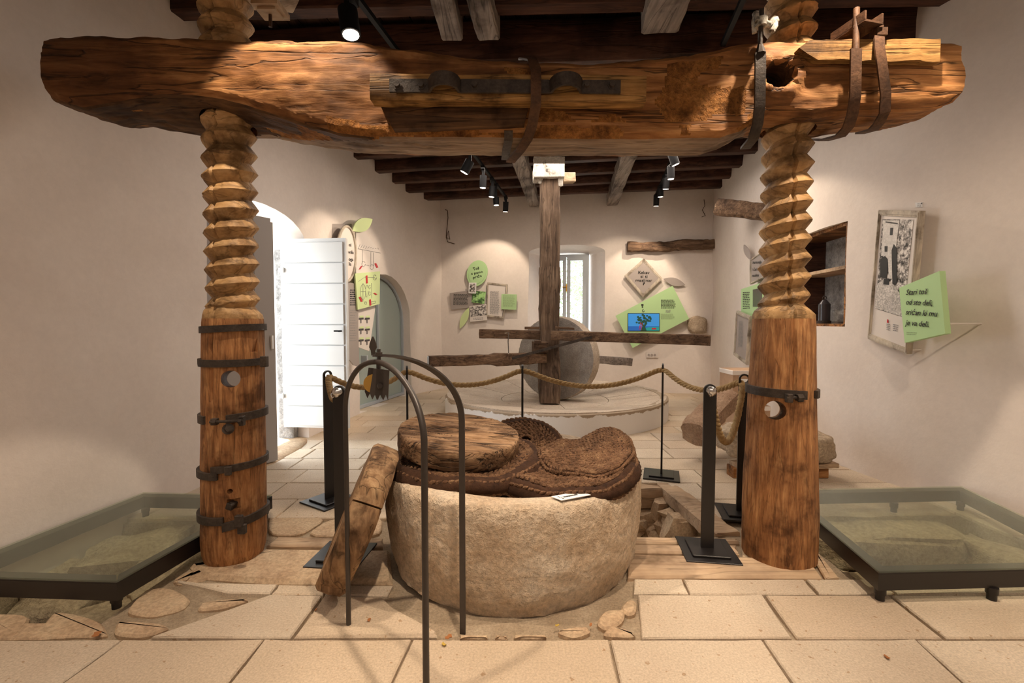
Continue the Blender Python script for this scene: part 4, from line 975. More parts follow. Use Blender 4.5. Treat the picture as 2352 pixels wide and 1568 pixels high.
flat('bar', [D(1176, 823, 5.80), D(1190, 819, 5.80), D(1345, 777, 5.80), D(1362, 775, 5.80)], .035, .012, M['iron'], br, (0, 0, 1))
one('bolt', lambda bm: cyl(bm, D(1356, 775, 5.81), D(1356, 775, 5.74), .02, seg=8), M['iron'], br, False, 40)
rd = thing('hook_rod', lambda bm: sweep(bm, [D(1160, 765, 6.32), D(1168, 764, 6.28), D(1167, 785, 6.1), D(1168, 812, 5.8)], circ(.007, 6)), M['steel'], D(1167, 790, 6.0), 'thin light metal rod hanging between the mill arms', 'rod')
# top bearing block
bk = root('bearing_block', D(1262, 400, 6.35), 'flaking white-painted block holding the top of the mill post', 'block')
rough_beam('painted_block', D(1225, 391, 6.22), D(1294, 391, 6.22), .30, .27, M['flaking'], bk, .012, 91, 8, cham=.05)
rough_beam('cheek', D(1286, 428, 6.25), D(1283, 385, 6.2), .06, .20, M['flaking'], bk, .008, 92, 6, up=(0, 1, 0)); rough_beam('cheek', D(1241, 420, 6.25), D(1241, 395, 6.2), .06, .18, M['flaking'], bk, .008, 93, 6, up=(0, 1, 0))
rough_beam('tie', D(1290, 409, 6.3), D(1318, 409, 6.35), .12, .12, M['sill'], bk, .006, 94, 6)

# ================================================================ ROPE BARRIER
SH = .955
def stand_proto():
    r = root('rope_stand', V(0, 0, 0), 'x', 'barrier post', 'black barrier posts')
    one('base_plate', lambda bm: box(bm, (0, 0, .006), (.29, .29, .012), bevel=.002), M['black'], r)
    one('upper_plate', lambda bm: box(bm, (0, 0, .018), (.20, .20, .012), bevel=.003), M['black'], r)
    def bar(bm):
        w, t = .034, .008; P = [V(-w, -t, .022), V(w, -t, .022), V(w, -t, SH-w)]+[V(w*cos(a*pi/10), -t, SH-w+w*sin(a*pi/10)) for a in range(1, 10)]+[V(-w, -t, SH-w)]; prism(bm, P, (0, 2*t, 0))
    b = one('bar', bar, M['black'], r)
    boolean(b, cutter(lambda bm: cyl(bm, (0, -.1, SH-.034), (0, .1, SH-.034), .0235, seg=20)))
    one('ring', lambda bm: sweep(bm, [V(.028*cos(2*pi*i/20), -.0, SH-.034+.028*sin(2*pi*i/20)) for i in range(20)], circ(.006, 6), closed=True, up=(0, 1, 0)), M['black'], r, True, 60)
    return r
def dup(rt, loc, rotz, label):
    r = rt.copy(); COL.objects.link(r); r.location = loc; r.rotation_euler = (0, 0, rotz); r['label'] = label; OFF[r.name] = Vector(loc)
    for ch in list(rt.children):
        c = ch.copy(); COL.objects.link(c); c.parent = r
    return r
S0 = stand_proto()
FF = lambda px, py: F(px, py)
stands = [(FF(785, 1277), -.10, 'black barrier post nearest the leaning disc, left end of the rope'), (FF(757, 1150), 1.0, 'black barrier post behind the left end post, beside the open white door'),
          (V(D(935, 900, 3.62).x, 3.62, 0), pi/2+.24, 'thin-looking black barrier post behind the iron arch, seen edge-on'), (V(D(1200, 900, 3.72).x, 3.72, 0), pi/2-.05, 'thin-looking black barrier post left of the mill post, seen edge-on'),
          (FF(1519, 1092), 1.25, 'black barrier post with square base behind the timber-lined pit'), (FF(1703, 1180), -.22, 'black barrier post half hidden by the right screw post'), (FF(1624, 1266), -.14, 'black barrier post nearest the right screw post, right end of the rope')]
for i, (p, a, l) in enumerate(stands):
    if i == 0: S0.location = p; S0.rotation_euler = (0, 0, a); S0['label'] = l; st_ = S0
    else: st_ = dup(S0, p, a, l)
    stands[i] = (p, a, l, st_)
TP = [s[0]+V(0, 0, SH-.034) for s in stands]
def capend(i, side=-1):
    p, a, l, s = stands[i]; d = V(-sin(a)*side*-1, cos(a)*side, 0); c = TP[i]
    o = one('end_cap', lambda bm: (cyl(bm, V(0, -.008, SH-.034), V(0, -.04, SH-.034), .028, .026, 16), cyl(bm, V(0, -.04, SH-.034), V(0, -.052, SH-.034), .026, .010, 16)), M['steel'], None, True, 40); o.parent = s
    h = one('hook', lambda bm: sweep(bm, [V(-.012, -.045, SH-.03), V(-.02, -.05, SH-.045), V(-.012, -.052, SH-.062), V(-.005, -.05, SH-.055)], circ(.004, 6)), M['steel'], None, True, 40); h.parent = s
    return o
capend(0); capend(6)
sag = [.10, .115, .13, .155, .13, .36]
path = []
for i in range(6):
    a, b = TP[i], TP[i+1]; n = 22
    for k in range(n if i < 5 else n+1):
        t = k/n; p = a.lerp(b, t); p.z -= sag[i]*4*t*(1-t)
        path.append(p)
path = [path[0]+V(0, .0, 0)]+path
for it in range(2): path = [path[0]]+[(path[i-1]+path[i]*2+path[i+1])/4 for i in range(1, len(path)-1)]+[path[-1]]
def rope(bm):
    L = 0; P = [path[0]]
    # resample evenly
    S = [0]
    for a, b in zip(path, path[1:]): S.append(S[-1]+(b-a).length)
    n = int(S[-1]/.011); Q = []; j = 0
    for k in range(n+1):
        s = S[-1]*k/n
        while j < len(S)-2 and S[j+1] < s: j += 1
        Q.append(path[j].lerp(path[j+1], (s-S[j])/max(1e-6, S[j+1]-S[j])))
    for st in range(3):
        C = []; u = V(0, 0, 1)
        for k in range(n+1):
            t = (Q[min(k+1, n)]-Q[max(k-1, 0)]).normalized(); u = (u-t*u.dot(t)).normalized(); s = t.cross(u); w = 2*pi*(k*.011/.105+st/3); C.append(Q[k]+(s*cos(w)+u*sin(w))*.0105)
        sweep(bm, C, circ(.0122, 7))
thing('barrier_rope', rope, M['rope'], TP[3], 'twisted hemp rope strung through the black barrier posts', 'rope')
# ================================================================ DOORS, WINDOW
d1 = tag(bpy.data.objects.new('door_1', None), kind='structure'); COL.objects.link(d1); hB = D(652, 980, 4.92); d1.location = (hB.x, 4.92, .14); OFF['door_1'] = Vector(d1.location)
hT = D(652, 549, 4.92); eB = D(800, 980, 4.84); zb, zt2 = hB.z, hT.z; wv = V(eB.x-hB.x, eB.y-hB.y, 0); wl2 = wv.length; wd = wv.normalized(); wnr = V(wd.y, -wd.x, 0)
def dp(s, z, o=0): return V(hB.x, hB.y, zb)+wd*s+V(0, 0, z)+wnr*o
hh = zt2-zb
lf1 = one('door_leaf', lambda bm: prism(bm, [dp(0, 0), dp(wl2, 0), dp(wl2, hh), dp(0, hh)], -wnr*.045), M['door'], d1)
for i in range(9):
    z0, z1_ = .02+i*(hh-.06)/9+.006, .02+(i+1)*(hh-.06)/9-.006
    one('panel', lambda bm: prism(bm, [dp(.03, z0, .001), dp(wl2-.03, z0, .001), dp(wl2-.03, z1_, .001), dp(.03, z1_, .001)], wnr*.014), M['door'], lf1)
hp = D(776, 760, 4.84)
one('door_handle', lambda bm: (cyl(bm, D(784, 760, 4.84)+wnr*.02, D(784, 760, 4.84)+wnr*.07, .01, seg=8), cyl(bm, D(785, 760, 4.78), D(767, 760, 4.78), .009, seg=8), box(bm, D(785, 768, 4.86)+wnr*.02, (.03, .012, .16))), M['lampbody'], d1)
for py in (620, 909): one('hinge', lambda bm: (cyl(bm, D(650, py-6, 4.88), D(650, py+6, 4.88), .012, seg=8), box(bm, D(647, py, 4.9), (.06, .02, .04))), M['door'], d1)
d2 = tag(bpy.data.objects.new('door_2', None), kind='structure'); COL.objects.link(d2); gB = F(640, 1056, .02); g0 = V(-2.47, 3.66, .02); d2.location = g0; OFF['door_2'] = Vector(g0)
gt = D(632, 508, gB.y).z; gd = V(gB.x-g0.x, gB.y-g0.y, 0); gl_ = gd.length; gd.normalize(); gn = V(gd.y, -gd.x, 0)
def gp(s, z, o=0): return g0+gd*s+V(0, 0, z)+gn*o
one('door_leaf', lambda bm: prism(bm, [gp(0, 0), gp(gl_-.03, 0), gp(gl_-.03, gt), gp(0, gt)], -gn*.05), M['shaded_door'], d2)
one('edge_strip', lambda bm: (prism(bm, [gp(gl_-.03, .0, -.012), gp(gl_, .0, -.012), gp(gl_, gt-.03, -.012), gp(gl_-.03, gt-.03, -.012)], -gn*.03), prism(bm, [gp(gl_-.19, .03, .001), gp(gl_-.175, .03, .001), gp(gl_-.175, gt, .001), gp(gl_-.19, gt, .001)], gn*.004)), M['shaded_door'], d2)
one('door_handle', lambda bm: box(bm, gp(gl_-.045, D(628, 790, gB.y).z, .01), (.016, .02, .12)), M['white'], d2)
# rough masonry at the far jamb and raised sill
jb = one('door_jamb', lambda bm: None, M['roughwall']) if False else None
o = rough_beam('trim_1', V(-2.50, 5.04, -.02), V(-2.50, 5.04, 2.08), .16, .12, M['roughwall'], None, .02, 101, 26, up=(0, 1, 0)); tag(o, kind='structure')
o = rock('trim_2', V(-2.6, 4.4, -.03), (.42, .78, .07), 5, M['worn'], None, 0, .12, 3); tag(o, kind='structure')
# glass arch door
ad = tag(bpy.data.objects.new('door_3', None), kind='structure'); COL.objects.link(ad); ad.location = NC; OFF['door_3'] = Vector(NC)
nout = nn
one('glass_pane', lambda bm: prism(bm, arch_pts(NC+nn*.17, nu, 1.66, 0.05, 1.30, .70), nn*.015), M['sage'], ad)
def archframe(bm):
    for P in (arch_pts(NC+nn*.15, nu, 1.70, .03, 1.32, .72, 24),): sweep(bm, P+[P[0]], rect(.035, .05), caps=False)
    c = NC+nn*.15; box(bm, c+nu*.0+V(0, 0, 1.0), (.035, .035, 1.95))
one('door_frame', archframe, M['frame'], ad)
one('lock_plate', lambda bm: box(bm, D(837, 826, 6.75), (.10, .03, .13), rz(-.2), .004), M['frame'], ad)
# window
wi = tag(bpy.data.objects.new('window_1', None), kind='structure'); COL.objects.link(wi); WF = WC-FN*.40; wi.location = WF; OFF['window_1'] = Vector(WF)
def wq(s, z, o=0): q = WF+FU*s+FN*o; q.z = z; return q
ww = .86; wz0, wz1 = 1.12, 2.62
def rectframe(bm, s0, s1, z0, z1, w, o, t):
    for a in ([(s0, z0), (s1, z0), (s1, z0+w), (s0, z0+w)], [(s0, z1-w), (s1, z1-w), (s1, z1), (s0, z1)], [(s0, z0+w), (s0+w, z0+w), (s0+w, z1-w), (s0, z1-w)], [(s1-w, z0+w), (s1, z0+w), (s1, z1-w), (s1-w, z1-w)]):
        prism(bm, [wq(s, z, o) for s, z in a], FN*t)
one('window_frame', lambda bm: rectframe(bm, -ww/2, ww/2, wz0, wz1, .05, 0, .06), M['frame'], wi)
for s0, s1 in ((-ww/2+.05, -.005), (.005, ww/2-.05)):
    sh = one('casement', lambda bm: rectframe(bm, s0, s1, wz0+.05, wz1-.05, .07, .015, .055), M['frame'], wi)
    one('pane', lambda bm: prism(bm, [wq(s0+.06, wz0+.1, .03), wq(s1-.06, wz0+.1, .03), wq(s1-.06, wz1-.1, .03), wq(s0+.06, wz1-.1, .03)], FN*.006), M['paneglass'], sh)
one('window_handle', lambda bm: (box(bm, wq(0.0, 1.97, .08), (.025, .02, .14)), cyl(bm, wq(-.0, 1.99, .09), wq(-.10, 1.985, .11), .009, seg=8)), M['brass'], wi)
# yard outside: ground and an olive tree beyond the window, a shrub beyond the door
tag(one('yard_ground', lambda bm: (box(bm, (-9.2, 4, -.1), (11.8, 26, .1)), box(bm, (1, 15.2, -.1), (8.7, 11, .1))), M['ground']), kind='structure')
def bush(name, c, s, n, label, sd):
    random.seed(sd); rt = root(name, V(c[0], c[1], 0), label, 'tree', 'trees outside')
    one('trunk', lambda bm: cyl(bm, V(c[0], c[1], -.05), V(c[0]+.1, c[1], c[2]), .12, .06, 8), M['oldwood'], rt, True)
    def f(bm):
        for i in range(n):
            while True:
                p = V(*[random.uniform(-1, 1) for _ in range(3)])
                if .3 < p.length < 1 and fbm(p, 2.2, sd) > -.2: break
            q = V(c[0]+p.x*s[0], c[1]+p.y*s[1], c[2]+p.z*s[2]); a = V(*[random.uniform(-1, 1) for _ in range(3)]).normalized()*.075; b = a.cross(V(random.random(), random.random(), .3)).normalized()*.022
            vs = [bm.verts.new(x) for x in (q-a, q+b, q+a, q-b)]; bm.faces.new(vs)
    o = one('foliage', f, M['leafgreen'], rt); o['kind'] = 'stuff'
bush('olive_tree', (1.2, 13.2, 2.6), (2.4, 1.1, 1.9), 5500, 'leafy olive tree outside the back window', 11)
random.seed(21)
# ================================================================ GLASS FLOOR COVERS
def cover(name, q, h, label, legs):
    c = sum(q, Vector())/4; c.z = 0; r = root(name, c, label, 'glass cover', None); P = [V(p.x, p.y, h) for p in q]
    for i in range(4):
        a, b = P[i], P[(i+1) % 4]; t = (b-a).normalized(); inn = V(-t.y, t.x, 0); inn = inn if inn.dot(c-a) > 0 else -inn
        one('rail', lambda bm: prism(bm, [a-V(0, 0, .014), b-V(0, 0, .014), b-t*.03+inn*.035-V(0, 0, .014), a+t*.03+inn*.035-V(0, 0, .014)], (0, 0, -.078)), M['black'], r)
        one('edge_border', lambda bm: prism(bm, [a+V(0, 0, -.013), b+V(0, 0, -.013), b-t*.06+inn*.06+V(0, 0, -.013), a+t*.06+inn*.06+V(0, 0, -.013)], (0, 0, .005)), M['black'], r)
    one('glass_sheet', lambda bm: prism(bm, [p-V(0, 0, .007) for p in P], (0, 0, .008)), M['glass'], r)
    for p in legs: one('leg', lambda bm: (cyl(bm, V(p.x, p.y, h-.09), V(p.x, p.y, .03), .024, seg=14), cyl(bm, V(p.x, p.y, .032), V(p.x, p.y, -.002), .019, seg=14)), M['black'], r, False, 40)
h = .142
A_ = F(268, 1334, h); B_ = F(625, 1136, h); C_ = F(330, 1130, h); D_ = C_+(A_-B_)
cover('glass_cover', [A_, B_, C_, V(D_.x, D_.y, h)], h, 'low black-framed glass cover over the dig at the left wall', [A_+V(-.035, .035, 0), A_+V(-.62, .03, 0), B_+V(-.03, -.04, 0), C_+V(.05, -.05, 0), D_+V(.05, .05, 0), (B_+C_)/2+V(0, -.04, 0)])
h = .15
A_ = F(2018, 1312, h); B_ = F(1795, 1124, h); C_ = F(2208, 1116, h); D_ = F(2352, 1304, h); D_ = A_+(D_-A_).normalized()*1.22
cover('glass_cover', [A_, B_, C_, D_], h, 'low black-framed glass cover over the dig at the right wall', [A_+V(.035, .03, 0), A_+V(.56, .03, 0), D_+V(-.05, .04, 0), B_+V(.05, -.05, 0), C_+V(-.05, -.05, 0), (B_+C_)/2+V(0.12, -.04, 0)])
# rocks of the digs
dg1 = root('excavated_rocks', V(-2.2, 2.5, -.3), 'rubble and bedrock exposed under the left glass cover', 'rocks')
for i, (c, s, r_) in enumerate((((-2.3, 2.75, -.16), (.26, .22, .12), .3), ((-1.95, 2.5, -.2), (.17, .3, .14), .5), ((-2.35, 2.3, -.22), (.2, .17, .12), .2), ((-2.0, 2.1, -.2), (.2, .14, .1), .7), ((-2.5, 2.55, -.22), (.12, .2, .12), 0), ((-2.15, 2.5, -.26), (.13, .12, .1), 1))): rock('rock', c, s, 30+i, M['rock'], dg1, r_, .35, 3, None, .5)
dg2 = root('excavated_rocks', V(2.4, 2.7, -.3), 'pale rocks exposed under the right glass cover', 'rocks')
for i, (c, s, r_) in enumerate((((2.50, 2.90, -.15), (.42, .13, .12), -.08), ((2.95, 2.62, -.14), (.10, .20, .10), .5), ((2.9, 2.4, -.18), (.13, .12, .09), .2), ((1.98, 2.85, -.13), (.10, .16, .10), 1), ((2.2, 2.5, -.26), (.22, .12, .1), .3), ((1.85, 2.6, -.22), (.1, .1, .08), .3), ((2.55, 2.45, -.26), (.2, .1, .08), .1))): rock('rock', c, s, 50+i, M['rock'], dg2, r_, .28, 3, None, .42)
# ================================================================ STONES BY THE RIGHT WALL
thing('stone_pillar', lambda bm: None, M['rock'], (0, 0, 0), 'x', 'x') if False else None
b0, b1 = D(1597, 1010, 4.35), D(1662, 925, 4.75)
o = rough_beam('stone_pillar', D(1592, 1012, 4.2)+V(0, 0, .06), D(1668, 915, 4.6), .25, .22, M['redrock'], None, .03, 111, 20, cham=.35); rebase(o, F(1610, 1035)); tag(o, 'reddish-brown stone block leaning to the right behind the rope post', 'stone')
def trough(bm):
    bmesh.ops.create_icosphere(bm, subdivisions=4, radius=1)
    for v in bm.verts:
        p = v.co.copy(); q = V(*[math.copysign(abs(x)**.6, x) for x in p]); q *= 1+.16*fbm(p, 1.5, 4)+.03*nv(p, 7, 3)
        v.co = V(2.22+q.x*.45, 3.86+q.y*.20-q.x*.05, .27+q.z*.145+q.x*-.02)
        d = ((v.co.x-2.2)/.36)**2+((v.co.y-3.88)/.14)**2
        if v.co.z > .30 and d < 1: v.co.z -= .14*(1-d)
thing('stone_trough', trough, M['rock'], (2.22, 3.86, .2), 'rough hollowed stone trough raised on wooden blocks behind the right screw', 'stone trough')
o = rock('stone_fragment', D(1715, 975, 3.92), (.14, .11, .03), 77, M['rock'], None, .4, .2); rebase(o, D(1715, 975, 3.92)); tag(o, 'flat tilted stone fragment lying in the stone trough', 'stone'); o.rotation_euler = (0, -.5, 0)
for x, l in ((2.56, 'small wooden block under the right end of the stone trough'), (1.92, 'small wooden block under the left end of the stone trough')):
    bk_ = root('wooden_block', V(x, 3.8, 0), l, 'block')
    rough_beam('block', V(x-.075, 3.8, .045), V(x+.075, 3.8, .045), .12, .09, M['beam'], bk_, .004, 120, 6); rough_beam('wedge', V(x-.06, 3.77, .112), V(x+.14, 3.79, .112), .14, .04, M['sill'], bk_, .004, 121, 6)
# cartons
def carton(name, q, y, dx, dy, label, lab=False):
    a = D(q[0], q[3], y); b = D(q[2], q[1], y); r = root(name, V(a.x, y, a.z), label, 'box', 'boxes at the right wall'); w = b.x-a.x; h_ = b.z-a.z
    one('carton_body', lambda bm: box(bm, (a.x+w/2, y+dy/2, a.z+h_/2), (w, dy, h_-.004), bevel=.004), M['carton'], r)
    one('lid', lambda bm: box(bm, (a.x+w/2, y+dy/2, b.z-.03), (w+.012, dy+.012, .05), bevel=.004), M['offwhite'], r)
    one('paper_sheet', lambda bm: box(bm, (a.x+w*.35, y-.005, a.z+h_*.5), (w*.36, .004, h_*.5)), M['white'], r)
carton('archive_box', (1690, 932, 1770, 1008), 5.0, 0, .34, 'brown archive box with white paper, lower of the two by the right wall'); carton('archive_box', (1682, 850, 1762, 930), 5.0, 0, .32, 'brown archive box with white lid, upper of the two by the right wall')
o = rock('stone_plinth', V(D(1730, 1000, 5.15).x, 5.17, .04), (.24, .2, .06), 79, M['rock'], None, 0, .1, 3); rebase(o, V(D(1730, 1000, 5.15).x, 5.17, 0)); tag(o, 'low stone slab under the archive boxes', 'stone')
# ================================================================ NICHE
nc = root('wall_niche', nq(ny0+.4, nz0, .2), 'wood-lined niche with a middle shelf set in the right wall', 'niche')
def nbox(s0, s1, z0, z1, d0, d1): return lambda bm: prism(bm, [nq(s0, z0, d0), nq(s1, z0, d0), nq(s1, z1, d0), nq(s0, z1, d0)], -rn*(d1-d0))
one('right_jamb', nbox(ny0, ny0+.03, nz0, nz1, -.004, .33), M['beam'], nc); one('left_jamb', nbox(ny1-.03, ny1, nz0, nz1, -.004, .33), M['joist'], nc)
one('top_board', nbox(ny0, ny1, nz1-.035, nz1, -.004, .33), M['beam'], nc); one('bottom_board', nbox(ny0, ny1, nz0, nz0+.025, -.012, .33), M['beam'], nc)
one('back_stone', nbox(ny0+.02, ny1-.02, nz0, nz1, .31, .335), M['roughwall'], nc)
zm = RPL(1905, 618).z; one('shelf', nbox(ny0+.02, ny1-.02, zm-.02, zm+.012, .02, .31), M['sill'], nc)
ln = nq(ny0+.66, nz0+.026, .17); lt = root('lantern', ln, 'small dark glass lantern standing in the wall niche', 'lantern')
one('glass_jar', lambda bm: (cyl(bm, ln, ln+V(0, 0, .20), .055, .055, 16), cyl(bm, ln+V(0, 0, .20), ln+V(0, 0, .245), .055, .02, 16)), M['scr_dark'], lt, True, 40)
one('ring_handle', lambda bm: sweep(bm, [ln+V(.02*cos(2*pi*i/12), 0, .265+.02*sin(2*pi*i/12)) for i in range(12)], circ(.004, 5), closed=True, up=(0, 1, 0)), M['iron'], lt); one('base', lambda bm: cyl(bm, ln, ln+V(0, 0, .03), .065, seg=16), M['iron'], lt, False, 40)
it = nq(ny0+.13, nz0+.026, .06); thing('iron_lock', lambda bm: (box(bm, it+V(0, 0, .02), (.06, .10, .035), None, .004), box(bm, it+V(.02, .10, .012), (.02, .16, .02))), M['iron'], it, 'small dark iron lock lying at the front of the wall niche', 'lock', smooth=False)
# ================================================================ LOGS, STONE AND WIRES ON THE WALLS
def FPL(px, py, off=0): return PL(px, py, FP0+FN*off, FN)
o = rough_beam('wall_log', FPL(1441, 568, .07), FPL(1650, 561, .07), .16, .17, M['oldwood_x'], None, .03, 131, 40, cham=.3); rebase(o, FPL(1545, 565, .07)); tag(o, 'rough brown log fixed along the back wall right of the window', 'log')
o = rough_beam('wall_log', D(1650, 476, 6.3), D(1800, 490, 5.6), .17, .21, M['oldwood_x'], None, .02, 132, 30, cham=.3); rebase(o, D(1700, 480, 6.1)); tag(o, 'dark log with pale sawn end jutting out behind the right screw', 'log')
e = D(1651, 476, 6.29); o = one('sawn_end', lambda bm: cyl(bm, D(1648, 476, 6.31), D(1655, 476, 6.28), .088, seg=14), M['sill'], None, False, 40); 
o.parent = bpy.data.objects['wall_log.001']; o.data.transform(Matrix.Translation(-bpy.data.objects['wall_log.001'].location))
o = rock('wall_stone', FPL(1602, 746, .06), (.17, .12, .15), 88, M['rock'], None, .1, .2); rebase(o, FPL(1602, 746, .06)); tag(o, 'rough stone sticking out of the back wall beside the green board', 'stone')
thing('wire', lambda bm: sweep(bm, [FPL(x, y, .03) for x, y in ((1023, 481), (1028, 484), (1029, 500), (1026, 530), (1025, 545), (1033, 550), (1030, 530), (1025, 545), (1028, 555), (1044, 560))], circ(.008, 5)), M['rust'], FPL(1026, 520), 'loose brown wire hanging from the back wall at its left corner', 'wire')
thing('wire', lambda bm: sweep(bm, [FPL(x, y, .03) for x, y in ((1617, 458), (1619, 472), (1613, 482), (1620, 495), (1612, 498))], circ(.006, 5)), M['rust'], FPL(1617, 478), 'short wire hanging from the back wall at its right corner', 'wire')
sk = root('wall_socket', FPL(1497, 815), 'white triple power socket low on the back wall under the green board', 'socket')
one('plate', lambda bm: prism(bm, [FPL(1484, 809, .01), FPL(1511, 809, .01), FPL(1511, 821, .01), FPL(1484, 821, .01)], FN*.015), M['offwhite'], sk)
for px in (1490, 1497, 1504): one('outlet', lambda bm: cyl(bm, FPL(px, 815, .022), FPL(px, 815, .030), .022, seg=10), M['taupe'], sk, False, 40)
# ================================================================ EXHIBITION BOARDS
def tri_text(name, s, p0, p1, upv, nrm, mat, parent, h, slant=0, bold=.0, lift=.003, fit=True):
    """lettering as flat mesh from baseline start p0 to end p1, capital height h along upv"""
    cu = bpy.data.curves.new('t', 'FONT'); cu.body = s; cu.size = 1; cu.offset = bold; cu.resolution_u = 2; cu.shear = slant
    ob = bpy.data.objects.new('t', cu); COL.objects.link(ob); dg = bpy.context.evaluated_depsgraph_get(); dg.update()
    me = bpy.data.meshes.new_from_object(ob.evaluated_get(dg)); bpy.data.objects.remove(ob); bpy.data.curves.remove(cu)
    xs = [v.co.x for v in me.vertices]; x0, x1 = min(xs), max(xs); e = (Vector(p1)-Vector(p0))/(x1-x0); u = Vector(upv).normalized()*h/.73
    for v in me.vertices: v.co = Vector(p0)+e*(v.co.x-x0)+u*v.co.y+nrm*lift
    bm = bmesh.new(); bm.from_mesh(me); g = bmesh.ops.extrude_face_region(bm, geom=list(bm.faces)); bmesh.ops.translate(bm, verts=[x for x in g['geom'] if isinstance(x, bmesh.types.BMVert)], vec=nrm*.0012)
    bm.to_mesh(me); bm.free(); return link(name, me, mat, parent)
class Plane:
    def __init__(s, p0, n): s.p0 = Vector(p0); s.n = Vector(n).normalized()
    def __call__(s, px, py, off=0): return PL(px, py, s.p0+s.n*off, s.n)
def board(pl, name, q, mat, parent=None, off=.03, th=.015):
    return one(name, lambda bm: prism(bm, [pl(x, y, off) for x, y in q], -pl.n*th), mat, parent)
def frame(pl, name, q, w, mat, parent, off=.04, th=.03):
    P = [pl(x, y, off) for x, y in q]; c = sum(P, Vector())/len(P)
    for i in range(len(P)):
        a, b = P[i], P[(i+1) % len(P)]; a2, b2 = a+(c-a).normalized()*w*1.4, b+(c-b).normalized()*w*1.4
        one('frame_side', lambda bm: (prism(bm, [a, b, b2, a2], -pl.n*th), prism(bm, [a.lerp(a2, .25), b.lerp(b2, .25), b.lerp(b2, .7), a.lerp(a2, .7)], pl.n*.006)), mat, parent)
def lines(pl, parent, x0, y0, x1, y1, n, skew=(0, 0), mat=None, off=.034, name='printed_text', dens=.9, th=.45):
    """rows of small print between pixel corners, skew = dy over the row"""
    random.seed(int(x0*7+y0)); 
    def f(bm):
        for i in range(n):
            yy = y0+(y1-y0)*i/max(1, n-1); x = x0+skew[0]*i/max(1, n-1); xe = x1+skew[0]*i/max(1, n-1)-random.uniform(0, .18)*(x1-x0); hh_ = (y1-y0)/max(1, n-1)*th*.5
            while x < xe:
                w = min(random.uniform(1.6, 5), xe-x); a = yy+skew[1]*(x-x0)/(x1-x0); b = yy+skew[1]*(x+w-x0)/(x1-x0)
                P = [pl(x, a+hh_, off), pl(x+w, b+hh_, off), pl(x+w, b-hh_, off), pl(x, a-hh_, off)]; bm.faces.new([bm.verts.new(p) for p in P]); x += w+.9
    o = one(name, f, mat or M['ink'], parent); return o
def oval(cx, cy, rx, ry, rot=0, n=32, p=1): 
    return [(cx+rx*cos(t)*cos(rot)-ry*sin(t)*sin(rot), cy+rx*cos(t)*sin(rot)+ry*sin(t)*cos(rot)) for t in [2*pi*i/n for i in range(n)]]
def leafshape(ax, ay, bx, by, w, n=10):
    dx, dy = bx-ax, by-ay; L = sqrt(dx*dx+dy*dy); nx, ny = -dy/L, dx/L; P = []
    for i in range(n+1): t = i/n; P.append((ax+dx*t+nx*w*sin(pi*t)**.9, ay+dy*t+ny*w*sin(pi*t)**.9))
    for i in range(1, n): t = 1-i/n; P.append((ax+dx*t-nx*w*sin(pi*t)**.9, ay+dy*t-ny*w*sin(pi*t)**.9))
    return P
BW = Plane(FP0+FN*.025, FN); Z = V(0, 0, 1)
def brd(name, pl, cxy, label, cat='board'): return root(name, pl(*cxy), label, cat)
# left group on the back wall
b = brd('oval_sign', BW, (1096, 627), 'green oval sign reading Toš s puno priča on the back wall', 'sign')
ro = -.25
board(BW, 'panel', oval(1096, 627, 23.5, 30, .3), M['green'], b, .05, .02); board(BW, 'inner_panel', oval(1096, 626, 19.5, 26, .3), M['green'], b, .056, .006)
def wtext(s, x0, y0, x1, y1, hpx, par, pl=BW, off=.057, mat=None, **k):
    p0, p1 = pl(x0, y0, off), pl(x1, y1, off); up = pl(x0, y0-10, off)-p0; e = (p1-p0).normalized(); up = up-e*up.dot(e); hw = (pl(x0, y0-hpx, off)-p0).length
    return tri_text('lettering', s, p0, p1, up, pl.n, mat or M['ink'], par, hw, **k)
wtext('Toš', 1087, 621, 1101, 618, 7, b, bold=.006); wtext('s puno', 1083, 631, 1109, 626, 6, b, bold=.006); wtext('priča', 1087, 640, 1107, 635, 6, b, bold=.006)
b = brd('text_board', BW, (1058, 690), 'taupe text board left of the small photographs on the back wall'); board(BW, 'panel', [(1033, 673), (1083, 666), (1086, 705), (1037, 711)], M['taupe'], b); lines(BW, b, 1042, 676, 1078, 699, 9, (-1, .5))
b = brd('photo_board', BW, (1085, 661), 'tiny brown photograph overlapping the foot of the oval sign', 'photo'); board(BW, 'panel', [(1077, 649), (1094, 649), (1093, 674), (1076, 673)], M['white'], b, .075); board(BW, 'print', [(1079, 651), (1092, 651), (1091, 671), (1078, 671)], M['photo'], b, .077, .003)
b = brd('photo_board', BW, (1100, 682), 'green-tinted photograph of a building on the back wall', 'photo'); board(BW, 'panel', [(1086, 667), (1116, 670), (1112, 698), (1083, 694)], M['gphoto'], b, .045)
b = brd('photo_board', BW, (1100, 720), 'black and white landscape photograph with caption on the back wall', 'photo'); board(BW, 'panel', [(1078, 703), (1117, 698), (1119, 735), (1080, 739)], M['offwhite'], b, .045); board(BW, 'print', [(1080, 704), (1116, 700), (1118, 723), (1081, 728)], M['photo'], b, .048, .003); lines(BW, b, 1087, 731, 1112, 734, 2, (0, -2), M['grey_ink'], .047)
b = brd('framed_text', BW, (1140, 690), 'tilted cream-framed text sheet on the back wall', 'frame'); board(BW, 'sheet', [(1122, 651), (1162, 654), (1153, 728), (1119, 723)], M['offwhite'], b, .03); frame(BW, 'f', [(1119, 648), (1166, 653), (1157, 732), (1117, 727)], .03, M['pale'], b); lines(BW, b, 1126, 669, 1148, 720, 22, (-1, 1), M['grey_ink'])
